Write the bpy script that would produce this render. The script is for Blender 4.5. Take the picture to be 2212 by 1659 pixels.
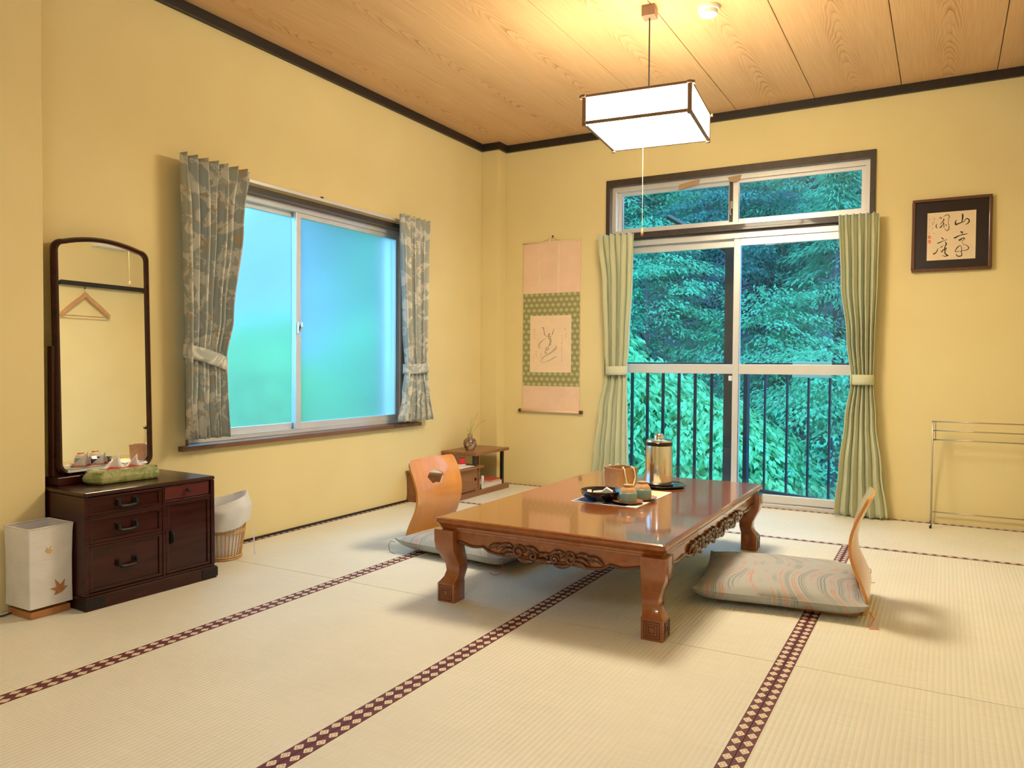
import bpy, bmesh, math, random
from mathutils import Vector, Matrix
PI = math.pi
for o in list(bpy.data.objects):
    bpy.data.objects.remove(o, do_unlink=True)
scn = bpy.context.scene
COL = scn.collection

# ------------------------------------------------------------------ camera
CAM = (3.149, -5.205, 0.930)
YAW, PITCH, ROLL = math.radians(29.423), math.radians(-1.468), math.radians(0.374)
f = Vector((-math.sin(YAW)*math.cos(PITCH), math.cos(YAW)*math.cos(PITCH), math.sin(PITCH)))
r = f.cross(Vector((0, 0, 1))).normalized()
u = r.cross(f)
r2 = math.cos(ROLL)*r + math.sin(ROLL)*u
u2 = -math.sin(ROLL)*r + math.cos(ROLL)*u
cd = bpy.data.cameras.new('camera')
cd.sensor_width = 36.0
cd.lens = 36.0*1656.9/2212.0
cd.clip_start = 0.02
cam = bpy.data.objects.new('camera', cd)
COL.objects.link(cam)
cam.matrix_world = Matrix(((r2.x, u2.x, -f.x, CAM[0]), (r2.y, u2.y, -f.y, CAM[1]), (r2.z, u2.z, -f.z, CAM[2]), (0, 0, 0, 1)))
scn.camera = cam

# ------------------------------------------------------------------ sky and exposure
SKY_STRENGTH = 5.6
LAMP_COLOR = (1.0, 0.85, 0.585)
LAMP_STRENGTH = 60.0
FILL_COLOR = (0.97, 0.98, 1.0)  # added fill light behind the camera
FILL_STRENGTH = 22.0
w = bpy.data.worlds.new('overcast_sky')
scn.world = w
w.use_nodes = True
bg = w.node_tree.nodes['Background']
bg.inputs['Color'].default_value = (0.22, 0.58, 1.0, 1)
bg.inputs['Strength'].default_value = SKY_STRENGTH
w.cycles.sampling_method = 'NONE'
scn.view_settings.view_transform = 'Standard'
scn.view_settings.look = 'None'
scn.view_settings.gamma = 1.0
scn.view_settings.use_curve_mapping = False
scn.view_settings.exposure = 0.0
scn.cycles.max_bounces = 6
scn.cycles.diffuse_bounces = 3
scn.cycles.glossy_bounces = 3
scn.cycles.transmission_bounces = 4
scn.cycles.transparent_max_bounces = 6

# ------------------------------------------------------------------ node helpers
MATS = {}
def new_mat(name):
    m = bpy.data.materials.new(name)
    m.use_nodes = True
    nt = m.node_tree
    nt.nodes.clear()
    out = nt.nodes.new('ShaderNodeOutputMaterial')
    MATS[name] = m
    return m, nt, out
def nd(nt, typ, props=None, **ins):
    n = nt.nodes.new(typ)
    for k, v in (props or {}).items():
        setattr(n, k, v)
    for k, v in ins.items():
        key = int(k[1:]) if k[0] == 'i' and k[1:].isdigit() else k.replace('_', ' ')
        s = n.inputs[key]
        if hasattr(v, 'is_linked') or isinstance(v, bpy.types.NodeSocket):
            nt.links.new(v, s)
        elif isinstance(v, (tuple, list)) and len(v) == 3 and s.type == 'RGBA':
            s.default_value = (*v, 1)
        else:
            s.default_value = v
    return n
def mth(nt, op, a, b=0.0, c=0.0, clamp=False):
    n = nt.nodes.new('ShaderNodeMath'); n.operation = op; n.use_clamp = clamp
    for i, v in enumerate((a, b, c)):
        if isinstance(v, bpy.types.NodeSocket): nt.links.new(v, n.inputs[i])
        else: n.inputs[i].default_value = v
    return n.outputs[0]
def mixc(nt, fac, a, b):
    n = nt.nodes.new('ShaderNodeMix'); n.data_type = 'RGBA'
    for s, v in ((n.inputs[0], fac), (n.inputs[6], a), (n.inputs[7], b)):
        if isinstance(v, bpy.types.NodeSocket): nt.links.new(v, s)
        elif isinstance(v, (tuple, list)): s.default_value = (*v[:3], 1)
        else: s.default_value = v
    return n.outputs[2]
def coords(nt, scale=(1, 1, 1), which='Object'):
    tc = nt.nodes.new('ShaderNodeTexCoord')
    mp = nt.nodes.new('ShaderNodeMapping')
    mp.inputs['Scale'].default_value = scale
    nt.links.new(tc.outputs[which], mp.inputs['Vector'])
    return mp.outputs[0]
def xyz(nt, v):
    s = nt.nodes.new('ShaderNodeSeparateXYZ'); nt.links.new(v, s.inputs[0])
    return s.outputs
def noise(nt, v, scale, detail=3.0, rough=0.5, dist=0.0):
    n = nd(nt, 'ShaderNodeTexNoise', None, Vector=v, Scale=scale, Detail=detail, Roughness=rough, Distortion=dist)
    return n.outputs['Fac']
def ramp(nt, fac, stops):
    n = nt.nodes.new('ShaderNodeValToRGB'); nt.links.new(fac, n.inputs[0])
    e = n.color_ramp.elements
    while len(e) < len(stops): e.new(0.5)
    for i, (p, c) in enumerate(stops):
        e[i].position = p; e[i].color = (*c, 1) if len(c) == 3 else c
    return n.outputs[0]
def bump(nt, h, strength=0.3, dist=0.01):
    return nd(nt, 'ShaderNodeBump', None, Height=h, Strength=strength, Distance=dist).outputs[0]
def principled(nt, out, color, rough=0.5, metal=0.0, normal=None, coat=0.0, spec=0.5, **kw):
    p = nt.nodes.new('ShaderNodeBsdfPrincipled')
    def st(k, v):
        s = p.inputs[k]
        if isinstance(v, bpy.types.NodeSocket): nt.links.new(v, s)
        elif isinstance(v, (tuple, list)) and len(v) == 3: s.default_value = (*v, 1)
        else: s.default_value = v
    st('Base Color', color); st('Roughness', rough); st('Metallic', metal)
    st('Coat Weight', coat); st('Specular IOR Level', spec)
    if coat: st('Coat Roughness', 0.06)
    if normal is not None: st('Normal', normal)
    for k, v in kw.items(): st(k.replace('_', ' '), v)
    nt.links.new(p.outputs[0], out.inputs[0])
    return p
def simple(name, color, rough=0.5, metal=0.0, coat=0.0, var=0.12, scale=8.0, stretch=(1, 1, 1), bmp=0.0, spec=0.5, **kw):
    """procedural paint / wood / cloth: base colour with a noise variation and optional fine relief"""
    m, nt, out = new_mat(name)
    v = coords(nt, stretch)
    n = noise(nt, v, scale, 4.0, 0.6)
    dark = tuple(c*(1-var) for c in color); lite = tuple(min(1.0, c*(1+var)) for c in color)
    c = ramp(nt, n, [(0.3, dark), (0.7, lite)])
    nrm = bump(nt, n, bmp, 0.004) if bmp else None
    principled(nt, out, c, rough, metal, nrm, coat, spec, **kw)
    return m

# ------------------------------------------------------------------ mesh helpers
class MB:
    def __init__(s): s.v = []; s.f = []
    def add(s, vs, fs):
        k = len(s.v); s.v += [tuple(p) for p in vs]; s.f += [tuple(i+k for i in q) for q in fs]
    def box(s, x0, x1, y0, y1, z0, z1):
        s.add([(x0, y0, z0), (x1, y0, z0), (x1, y1, z0), (x0, y1, z0), (x0, y0, z1), (x1, y0, z1), (x1, y1, z1), (x0, y1, z1)],
              [(0, 3, 2, 1), (4, 5, 6, 7), (0, 1, 5, 4), (1, 2, 6, 5), (2, 3, 7, 6), (3, 0, 4, 7)])
        return s
    def prism(s, pts, axis, a0, a1):
        """extrude a 2D outline; axis 'z': pts=(x,y); 'y': pts=(x,z); 'x': pts=(y,z)"""
        def P(p, a):
            return (p[0], p[1], a) if axis == 'z' else ((p[0], a, p[1]) if axis == 'y' else (a, p[0], p[1]))
        n = len(pts)
        vs = [P(p, a0) for p in pts] + [P(p, a1) for p in pts]
        fs = [tuple(range(n-1, -1, -1)), tuple(range(n, 2*n))] + [(i, (i+1) % n, n+(i+1) % n, n+i) for i in range(n)]
        s.add(vs, fs); return s
    def tube(s, path, rad, n=8, closed=False, caps=True):
        P = [Vector(p) for p in path]; m = len(P); rings = []
        prev = None
        for i in range(m):
            if closed: t = (P[(i+1) % m]-P[i-1])
            else: t = P[min(i+1, m-1)]-P[max(i-1, 0)]
            t.normalize()
            if prev is None:
                a = Vector((0, 0, 1)) if abs(t.z) < 0.9 else Vector((1, 0, 0))
                nrm = t.cross(a).normalized()
            else:
                nrm = (prev-t*prev.dot(t))
                nrm = nrm.normalized() if nrm.length > 1e-6 else prev
            prev = nrm; b = t.cross(nrm)
            R = rad[i] if isinstance(rad, (list, tuple)) else rad
            rings.append([P[i]+R*(math.cos(2*PI*k/n)*nrm+math.sin(2*PI*k/n)*b) for k in range(n)])
        vs = [p for rg in rings for p in rg]; fs = []
        for i in range(m if closed else m-1):
            j = (i+1) % m
            for k in range(n):
                fs.append((i*n+k, i*n+(k+1) % n, j*n+(k+1) % n, j*n+k))
        if caps and not closed:
            fs.append(tuple(range(n-1, -1, -1))); fs.append(tuple((m-1)*n+k for k in range(n)))
        s.add(vs, fs); return s
    def lathe(s, prof, n=32, c=(0, 0, 0), sx=1.0, sy=1.0):
        m = len(prof)
        vs = [(c[0]+sx*R*math.cos(2*PI*k/n), c[1]+sy*R*math.sin(2*PI*k/n), c[2]+z) for R, z in prof for k in range(n)]
        fs = []
        for i in range(m-1):
            for k in range(n):
                fs.append((i*n+k, i*n+(k+1) % n, (i+1)*n+(k+1) % n, (i+1)*n+k))
        if prof[0][0] > 1e-5: fs.append(tuple(range(n-1, -1, -1)))
        if prof[-1][0] > 1e-5: fs.append(tuple((m-1)*n+k for k in range(n)))
        s.add(vs, fs); return s
    def loft(s, rings, cap=True):
        n = len(rings[0]); k = len(rings)
        fs = [(i*n+j, i*n+(j+1) % n, (i+1)*n+(j+1) % n, (i+1)*n+j) for i in range(k-1) for j in range(n)]
        if cap: fs += [tuple(range(n-1, -1, -1)), tuple((k-1)*n+j for j in range(n))]
        s.add([p for rg in rings for p in rg], fs); return s
    def grid(s, fn, nu, nv):
        vs = [fn(i/nu, j/nv) for j in range(nv+1) for i in range(nu+1)]
        fs = [(j*(nu+1)+i, j*(nu+1)+i+1, (j+1)*(nu+1)+i+1, (j+1)*(nu+1)+i) for j in range(nv) for i in range(nu)]
        s.add(vs, fs); return s
    def mesh(s, name):
        me = bpy.data.meshes.new(name); me.from_pydata(s.v, [], s.f); me.update()
        bm = bmesh.new(); bm.from_mesh(me)
        bmesh.ops.remove_doubles(bm, verts=bm.verts, dist=1e-6)
        bmesh.ops.recalc_face_normals(bm, faces=bm.faces)
        bm.to_mesh(me); bm.free()
        return me
    def build(s, name, mat, parent=None, loc=(0, 0, 0), rot=(0, 0, 0), smooth=False, bevel=0.0, solid=0.0, sub=0, seg=2, soff=0.0, auto=None):
        me = s.mesh(name)
        return link(name, me, mat, parent, loc, rot, smooth, bevel, solid, sub, seg, soff, auto)
def link(name, me, mat, parent=None, loc=(0, 0, 0), rot=(0, 0, 0), smooth=False, bevel=0.0, solid=0.0, sub=0, seg=2, soff=0.0, auto=None):
    if mat is not None and not me.materials: me.materials.append(mat if not isinstance(mat, str) else MATS[mat])
    o = bpy.data.objects.new(name, me); COL.objects.link(o)
    o.location = loc; o.rotation_euler = rot
    if parent is not None: o.parent = parent
    if smooth:
        me.polygons.foreach_set('use_smooth', [True]*len(me.polygons))
        if auto is not None:
            me.set_sharp_from_angle(angle=math.radians(auto))
    if solid:
        md = o.modifiers.new('thickness', 'SOLIDIFY'); md.thickness = solid; md.offset = soff
    if bevel:
        md = o.modifiers.new('bevel', 'BEVEL'); md.width = bevel; md.segments = seg; md.limit_method = 'ANGLE'; md.angle_limit = math.radians(40)
    if sub:
        md = o.modifiers.new('subsurf', 'SUBSURF'); md.levels = sub; md.render_levels = sub
    return o
def tag(o, label=None, cat=None, group=None, kind=None):
    if label: o['label'] = label
    if cat: o['category'] = cat
    if group: o['group'] = group
    if kind: o['kind'] = kind
    return o
def thing(name, label, cat, loc=(0, 0, 0), rz=0.0, group=None, kind=None):
    e = bpy.data.objects.new(name, None); COL.objects.link(e)
    e.location = loc; e.rotation_euler = (0, 0, rz); e.empty_display_size = 0.05
    return tag(e, label, cat, group, kind)
def copy_tree(o, parent=None):
    c = o.copy(); COL.objects.link(c)
    c.parent = parent
    for ch in list(o.children): copy_tree(ch, c)
    return c
def boolean_diff(o, cutter_mb):
    cm = cutter_mb.mesh('cut'); co = bpy.data.objects.new('cut', cm); COL.objects.link(co)
    co.matrix_world = o.matrix_world.copy()
    if o.parent is not None:
        bpy.context.view_layer.update(); co.matrix_world = o.matrix_world.copy()
    md = o.modifiers.new('hole', 'BOOLEAN'); md.operation = 'DIFFERENCE'; md.object = co; md.solver = 'EXACT'
    bpy.context.view_layer.update()
    dg = bpy.context.evaluated_depsgraph_get()
    me = bpy.data.meshes.new_from_object(o.evaluated_get(dg))
    mats = list(o.data.materials)
    o.modifiers.clear(); o.data = me
    if not me.materials:
        for m in mats: me.materials.append(m)
    bpy.data.objects.remove(co, do_unlink=True)
def smoothstep(a, b, x):
    t = min(1.0, max(0.0, (x-a)/(b-a))); return t*t*(3-2*t)
def lerp_table(tab, x):
    if x <= tab[0][0]: return tab[0][1:]
    for p, q in zip(tab, tab[1:]):
        if x <= q[0]:
            t = (x-p[0])/(q[0]-p[0]); t = t*t*(3-2*t)
            return tuple(a+(b-a)*t for a, b in zip(p[1:], q[1:]))
    return tab[-1][1:]
def rrect(hx, hy, rad, n=5):
    pts = []
    for cx, cy, a0 in ((hx-rad, hy-rad, 0), (-hx+rad, hy-rad, 90), (-hx+rad, -hy+rad, 180), (hx-rad, -hy+rad, 270)):
        for i in range(n+1):
            a = math.radians(a0+90*i/n); pts.append((cx+rad*math.cos(a), cy+rad*math.sin(a)))
    return pts
# ------------------------------------------------------------------ materials
def mat_wall():
    m, nt, out = new_mat('ochre_plaster')
    v = coords(nt)
    n = noise(nt, v, 3.0, 1.0); n2 = noise(nt, v, 420.0, 0.0)
    c = ramp(nt, n, [(0.3, (0.785, 0.662, 0.350)), (0.7, (0.81, 0.688, 0.370))])
    principled(nt, out, c, 0.85, 0, bump(nt, n2, 0.12, 0.002), spec=0.25)
mat_wall()
def mat_tatami():
    m, nt, out = new_mat('tatami_rush')
    v = coords(nt); s = xyz(nt, v)
    rib = mth(nt, 'SINE', mth(nt, 'MULTIPLY', s[0], 2*PI/0.0155))
    rib = mth(nt, 'ABSOLUTE', mth(nt, 'SINE', mth(nt, 'MULTIPLY', s[0], PI/0.0155)))
    fib = noise(nt, coords(nt, (6, 260, 1)), 1.0, 0.0)
    pat = noise(nt, coords(nt, (2.2, 2.2, 1)), 1.0, 1.0)
    c = ramp(nt, mth(nt, 'ADD', mth(nt, 'MULTIPLY', fib, 0.45), mth(nt, 'MULTIPLY', pat, 0.55)),
             [(0.3, (0.745, 0.725, 0.620)), (0.7, (0.830, 0.812, 0.715))])
    h = rib
    principled(nt, out, c, 0.48, 0, bump(nt, h, 0.55, 0.0022), spec=0.35)
mat_tatami()
def mat_heri():
    # brocade border: local y runs along the strip, local x across it (strip 29 mm wide)
    m, nt, out = new_mat('brocade_border')
    s = xyz(nt, coords(nt))
    p = 0.0435
    fu = mth(nt, 'ABSOLUTE', mth(nt, 'SUBTRACT', mth(nt, 'FRACT', mth(nt, 'DIVIDE', s[1], p)), 0.5))
    sh = mth(nt, 'DIVIDE', mth(nt, 'ABSOLUTE', s[0]), 0.0145)
    # stepped lozenge
    su = mth(nt, 'DIVIDE', fu, 0.34); sv = mth(nt, 'DIVIDE', sh, 0.62)
    d = mth(nt, 'ADD', mth(nt, 'DIVIDE', mth(nt, 'CEIL', mth(nt, 'MULTIPLY', su, 4.0)), 4.0), mth(nt, 'MULTIPLY', sv, 0.8))
    inside = mth(nt, 'LESS_THAN', d, 1.26)
    ring = mth(nt, 'GREATER_THAN', mth(nt, 'ABSOLUTE', mth(nt, 'SUBTRACT', mth(nt, 'ADD', su, sv), 0.62)), 0.11)
    thr = noise(nt, coords(nt, (1, 1, 1)), 1400.0, 1.0)
    cloth = ramp(nt, thr, [(0.3, (0.100, 0.014, 0.026)), (0.7, (0.150, 0.024, 0.042))])
    gold = mixc(nt, ring, (0.42, 0.22, 0.13), (0.84, 0.76, 0.58))
    principled(nt, out, mixc(nt, inside, cloth, gold), 0.6, 0, bump(nt, thr, 0.2, 0.001))
mat_heri()
def mat_board():
    # cedar ceiling board: straight grain at the sides, nested arches down the middle; board 0.487 m wide about local x=0
    m, nt, out = new_mat('cedar_board')
    oi = nt.nodes.new('ShaderNodeObjectInfo')
    v = coords(nt); s = xyz(nt, v)
    sh = mth(nt, 'MULTIPLY', oi.outputs['Random'], 37.0)
    cmb = nt.nodes.new('ShaderNodeCombineXYZ')
    nt.links.new(s[0], cmb.inputs[0]); nt.links.new(mth(nt, 'ADD', s[1], sh), cmb.inputs[1])
    vv = cmb.outputs[0]
    mp = nd(nt, 'ShaderNodeMapping', None, Vector=vv, Scale=(7.0, 1.1, 1.0)).outputs[0]
    mp2 = nd(nt, 'ShaderNodeMapping', None, Vector=vv, Scale=(160.0, 3.0, 1.0)).outputs[0]
    mp3 = nd(nt, 'ShaderNodeMapping', None, Vector=vv, Scale=(9.0, 2.2, 1.0)).outputs[0]
    wob = mth(nt, 'SUBTRACT', noise(nt, mp, 1.0, 1.0), 0.5)
    wob2 = mth(nt, 'SUBTRACT', noise(nt, mp3, 1.0, 2.0), 0.5)
    uu = mth(nt, 'ADD', s[0], mth(nt, 'MULTIPLY', wob, 0.06))
    g = mth(nt, 'SUBTRACT', mth(nt, 'MULTIPLY', mth(nt, 'ADD', s[1], sh), 9.0), mth(nt, 'MULTIPLY', mth(nt, 'MULTIPLY', uu, uu), 800.0))
    g = mth(nt, 'ADD', g, mth(nt, 'MULTIPLY', wob2, 3.5))
    fr = mth(nt, 'FRACT', g)
    line = mth(nt, 'POWER', fr, 3.5)
    patch = ramp(nt, noise(nt, mp3, 1.6, 2.0), [(0.40, (0, 0, 0)), (0.62, (1, 1, 1))])
    mask = ramp(nt, mth(nt, 'ABSOLUTE', uu), [(0.05, (1, 1, 1)), (0.115, (0, 0, 0))])
    line = mth(nt, 'MULTIPLY', mth(nt, 'MULTIPLY', line, mask), mth(nt, 'ADD', mth(nt, 'MULTIPLY', patch, 0.75), 0.25))
    fine = noise(nt, mp2, 1.0, 1.0)
    base = ramp(nt, fine, [(0.3, (0.640, 0.395, 0.195)), (0.7, (0.720, 0.465, 0.245))])
    c = mixc(nt, mth(nt, 'MULTIPLY', line, 0.9, clamp=True), base, (0.36, 0.165, 0.055))
    principled(nt, out, c, 0.5, 0, None, spec=0.3)
mat_board()
def mat_wood(name, dark, lite, rough, coat=0.0, stretch=(40, 3, 40), spec=0.5):
    m, nt, out = new_mat(name)
    v = coords(nt, stretch)
    n = noise(nt, v, 1.0, 5.0, 0.6, 0.6)
    c = ramp(nt, n, [(0.25, dark), (0.75, lite)])
    principled(nt, out, c, rough, 0, bump(nt, n, 0.03, 0.001), coat, spec)
mat_wood('table_lacquer', (0.230, 0.062, 0.013), (0.340, 0.098, 0.021), 0.22, 0.9, (30, 2.5, 30))
mat_wood('table_carved', (0.075, 0.020, 0.008), (0.125, 0.035, 0.012), 0.18, 0.8, (30, 10, 30))
mat_wood('dark_cabinet', (0.022, 0.0042, 0.0035), (0.052, 0.0085, 0.0062), 0.24, 0.1, (30, 4, 30), 0.3)
mat_wood('red_drawer', (0.085, 0.010, 0.010), (0.130, 0.016, 0.014), 0.35, 0.3, (30, 4, 30))
mat_wood('black_trim', (0.012, 0.009, 0.008), (0.024, 0.017, 0.014), 0.45, 0, (30, 3, 30))
mat_wood('casing_wood', (0.030, 0.022, 0.018), (0.060, 0.044, 0.034), 0.4, 0.2, (12, 12, 12))
mat_wood('brown_strip', (0.140, 0.060, 0.025), (0.220, 0.100, 0.045), 0.45, 0.2, (12, 3, 12))
mat_wood('stand_wood', (0.210, 0.075, 0.030), (0.320, 0.130, 0.055), 0.38, 0.3, (40, 4, 40))
mat_wood('bent_ply', (0.640, 0.255, 0.045), (0.740, 0.320, 0.070), 0.30, 0.5, (30, 30, 3))
mat_wood('pale_wood', (0.480, 0.250, 0.105), (0.600, 0.340, 0.160), 0.45, 0, (20, 20, 4))
mat_wood('lantern_wood', (0.330, 0.130, 0.040), (0.460, 0.200, 0.070), 0.4, 0.2, (10, 30, 30))
mat_wood('lamp_wood', (0.210, 0.125, 0.080), (0.270, 0.165, 0.110), 0.45, 0, (20, 20, 20))
simple('ply_edge', (0.20, 0.08, 0.025), 0.5)
simple('aluminium', (0.72, 0.72, 0.72), 0.35, 0.35, var=0.03)
simple('alu_dark', (0.05, 0.045, 0.045), 0.4, 0.2)
simple('iron_black', (0.018, 0.015, 0.014), 0.45, 0.5, var=0.3, scale=60, bmp=0.1)
simple('rail_steel', (0.016, 0.020, 0.030), 0.45, 0.2)
simple('chrome', (0.80, 0.79, 0.77), 0.12, 1.0, var=0.02)
simple('wire_steel', (0.50, 0.46, 0.40), 0.32, 1.0, var=0.03)
simple('pale_ink', (0.30, 0.22, 0.13), 0.9)
simple('brass', (0.55, 0.36, 0.14), 0.3, 1.0, var=0.05)
simple('plastic_black', (0.012, 0.012, 0.012), 0.25)
simple('lacquer_black', (0.013, 0.008, 0.008), 0.12, coat=0.6)
simple('lacquer_green', (0.016, 0.026, 0.018), 0.14, coat=0.6)
simple('white_paper', (0.82, 0.82, 0.84), 0.8, var=0.02)
simple('tissue_white', (0.85, 0.82, 0.86), 0.8, var=0.03)
simple('red_plastic', (0.62, 0.035, 0.045), 0.35)
simple('red_paper', (0.70, 0.07, 0.05), 0.6)
simple('yellow_card', (0.78, 0.76, 0.42), 0.55, var=0.03)
simple('blue_card', (0.12, 0.17, 0.42), 0.55, var=0.05)
simple('navy_card', (0.02, 0.025, 0.06), 0.5)
simple('clay', (0.58, 0.33, 0.155), 0.55, var=0.15, scale=40, bmp=0.15)
simple('celadon', (0.20, 0.36, 0.37), 0.14, var=0.12, scale=30, coat=0.4)
simple('saucer_wood', (0.45, 0.17, 0.060), 0.35, coat=0.3)
simple('rope_white', (0.78, 0.72, 0.58), 0.8, scale=200, bmp=0.4)
simple('basket_card', (0.50, 0.255, 0.105), 0.75, var=0.18, scale=60, stretch=(1, 1, 3), bmp=0.3)
simple('rattan', (0.62, 0.36, 0.14), 0.5, var=0.2, scale=60)
simple('plastic_white', (0.80, 0.79, 0.76), 0.35, var=0.02)
simple('tape_tan', (0.50, 0.33, 0.17), 0.55, var=0.05)
simple('ink', (0.045, 0.030, 0.018), 0.8)
simple('ink_wash', (0.58, 0.46, 0.31), 0.9)
simple('ink_green', (0.46, 0.44, 0.30), 0.9)
simple('seal_red', (0.75, 0.20, 0.12), 0.8)
simple('scroll_silk', (0.84, 0.60, 0.44), 0.8, var=0.06, scale=6)
simple('scroll_ribbon', (0.86, 0.66, 0.49), 0.8, var=0.04)
simple('scroll_paper', (0.86, 0.67, 0.47), 0.85, var=0.04, scale=10)
simple('calligraphy_paper', (0.80, 0.65, 0.45), 0.85, var=0.04, scale=12)
simple('frame_wood', (0.115, 0.040, 0.012), 0.35, var=0.25, scale=6, stretch=(6, 6, 1), coat=0.3)
simple('mat_board_dark', (0.011, 0.006, 0.010), 0.25, coat=0.3)
simple('leaf_brown', (0.42, 0.18, 0.08), 0.7, var=0.2, scale=50)
simple('leaf_ochre', (0.65, 0.45, 0.18), 0.7, var=0.2, scale=50)
simple('tassel_red', (0.72, 0.07, 0.05), 0.7)
simple('tassel_grey', (0.25, 0.22, 0.25), 0.7)
simple('book_white', (0.80, 0.76, 0.70), 0.6, var=0.03)
simple('book_red', (0.62, 0.10, 0.06), 0.5)
simple('book_cream', (0.72, 0.50, 0.36), 0.6)
simple('soil_rock', (0.24, 0.26, 0.31), 0.9, var=0.5, scale=1.2, bmp=0.4)
simple('bark', (0.13, 0.12, 0.13), 0.9, var=0.3, scale=10)
simple('concrete', (0.25, 0.25, 0.25), 0.85, var=0.1)
simple('stem_green', (0.22, 0.33, 0.10), 0.6)
simple('petal_white', (0.85, 0.82, 0.72), 0.6)
simple('cream_cord', (0.78, 0.62, 0.40), 0.7)
simple('black_cord', (0.02, 0.015, 0.012), 0.5)
simple('sign_plate', (0.30, 0.52, 0.44), 0.4, var=0.05)
simple('lacquer_brown', (0.09, 0.03, 0.015), 0.3, coat=0.3)
def mat_leaf(name, a, b, trans):
    m, nt, out = new_mat(name)
    oi = nt.nodes.new('ShaderNodeObjectInfo')
    n = noise(nt, coords(nt), 1.6, 3.0)
    c = ramp(nt, n, [(0.3, a), (0.7, b)])
    d = nd(nt, 'ShaderNodeBsdfDiffuse', None, Color=c)
    t = nd(nt, 'ShaderNodeBsdfTranslucent', None, Color=c)
    mx = nd(nt, 'ShaderNodeMixShader', None, i0=trans, i1=d.outputs[0], i2=t.outputs[0])
    nt.links.new(mx.outputs[0], out.inputs[0])
mat_leaf('leaf_mid', (0.105, 0.37, 0.225), (0.195, 0.58, 0.34), 0.4)
mat_leaf('leaf_bright', (0.20, 0.58, 0.30), (0.31, 0.77, 0.42), 0.45)
mat_leaf('leaf_fresh', (0.21, 0.56, 0.20), (0.30, 0.70, 0.27), 0.4)
mat_leaf('leaf_painted_shade', (0.055, 0.165, 0.155), (0.10, 0.29, 0.225), 0.35)  # shadow regions of the woods put into a darker leaf colour
mat_leaf('leaf_conifer', (0.10, 0.34, 0.22), (0.17, 0.50, 0.30), 0.35)
def mat_glass():
    m, nt, out = new_mat('clear_glass')
    t = nd(nt, 'ShaderNodeBsdfTransparent', None, Color=(0.93, 0.96, 0.96))
    g = nd(nt, 'ShaderNodeBsdfGlossy', None, Color=(1, 1, 1), Roughness=0.01)
    fr = nd(nt, 'ShaderNodeFresnel', None, IOR=1.45)
    mx = nd(nt, 'ShaderNodeMixShader', None, i0=fr.outputs[0], i1=t.outputs[0], i2=g.outputs[0])
    nt.links.new(mx.outputs[0], out.inputs[0])
    m, nt, out = new_mat('frosted_glass')
    v = coords(nt)
    h = noise(nt, v, 90.0, 3.0)
    b = bump(nt, h, 0.15, 0.003)
    rf = nd(nt, 'ShaderNodeBsdfRefraction', None, Color=(0.74, 0.84, 0.80), Roughness=0.32, IOR=1.22, Normal=b)
    tl = nd(nt, 'ShaderNodeBsdfTranslucent', None, Color=(0.74, 0.84, 0.80))
    gl = nd(nt, 'ShaderNodeBsdfGlossy', None, Color=(1, 1, 1), Roughness=0.25, Normal=b)
    mx = nd(nt, 'ShaderNodeMixShader', None, i0=0.2, i1=rf.outputs[0], i2=tl.outputs[0])
    mx2 = nd(nt, 'ShaderNodeMixShader', None, i0=0.05, i1=mx.outputs[0], i2=gl.outputs[0])
    nt.links.new(mx2.outputs[0], out.inputs[0])
    m, nt, out = new_mat('mirror_glass')
    principled(nt, out, (0.93, 0.93, 0.90), 0.0, 1.0)
mat_glass()
def mat_emit(name, col, st):
    m, nt, out = new_mat(name)
    e = nd(nt, 'ShaderNodeEmission', None, Color=col, Strength=st)
    nt.links.new(e.outputs[0], out.inputs[0])
mat_emit('lamp_panel', LAMP_COLOR, LAMP_STRENGTH)
mat_emit('lamp_tube', LAMP_COLOR, LAMP_STRENGTH*0.8)
MATS['lamp_tube'].cycles.emission_sampling = 'NONE'
mat_emit('fill_panel_white', FILL_COLOR, FILL_STRENGTH)  # glow of the added fill light
mat_emit('fill_tube_white', FILL_COLOR, FILL_STRENGTH*0.8)
MATS['fill_tube_white'].cycles.emission_sampling = 'NONE'
def mat_paper_shade():
    m, nt, out = new_mat('lantern_paper')
    n = noise(nt, coords(nt, (8, 8, 170)), 1.0, 3.0); n2 = noise(nt, coords(nt), 14.0, 4.0)
    c = ramp(nt, n2, [(0.35, (0.88, 0.86, 0.87)), (0.65, (0.94, 0.93, 0.95))])
    b = bump(nt, n, 0.35, 0.003)
    d = nd(nt, 'ShaderNodeBsdfDiffuse', None, Color=c, Normal=b)
    t = nd(nt, 'ShaderNodeBsdfTranslucent', None, Color=c, Normal=b)
    mx = nd(nt, 'ShaderNodeMixShader', None, i0=0.3, i1=d.outputs[0], i2=t.outputs[0])
    nt.links.new(mx.outputs[0], out.inputs[0])
    m, nt, out = new_mat('plastic_film')
    n = noise(nt, coords(nt), 60.0, 3.0)
    d = nd(nt, 'ShaderNodeBsdfPrincipled', None, Base_Color=(0.93, 0.94, 0.97), Roughness=0.3, Normal=bump(nt, n, 0.35, 0.004))
    t = nd(nt, 'ShaderNodeBsdfTranslucent', None, Color=(0.93, 0.94, 0.98))
    mx = nd(nt, 'ShaderNodeMixShader', None, i0=0.35, i1=d.outputs[0], i2=t.outputs[0])
    nt.links.new(mx.outputs[0], out.inputs[0])
mat_paper_shade()
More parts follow.
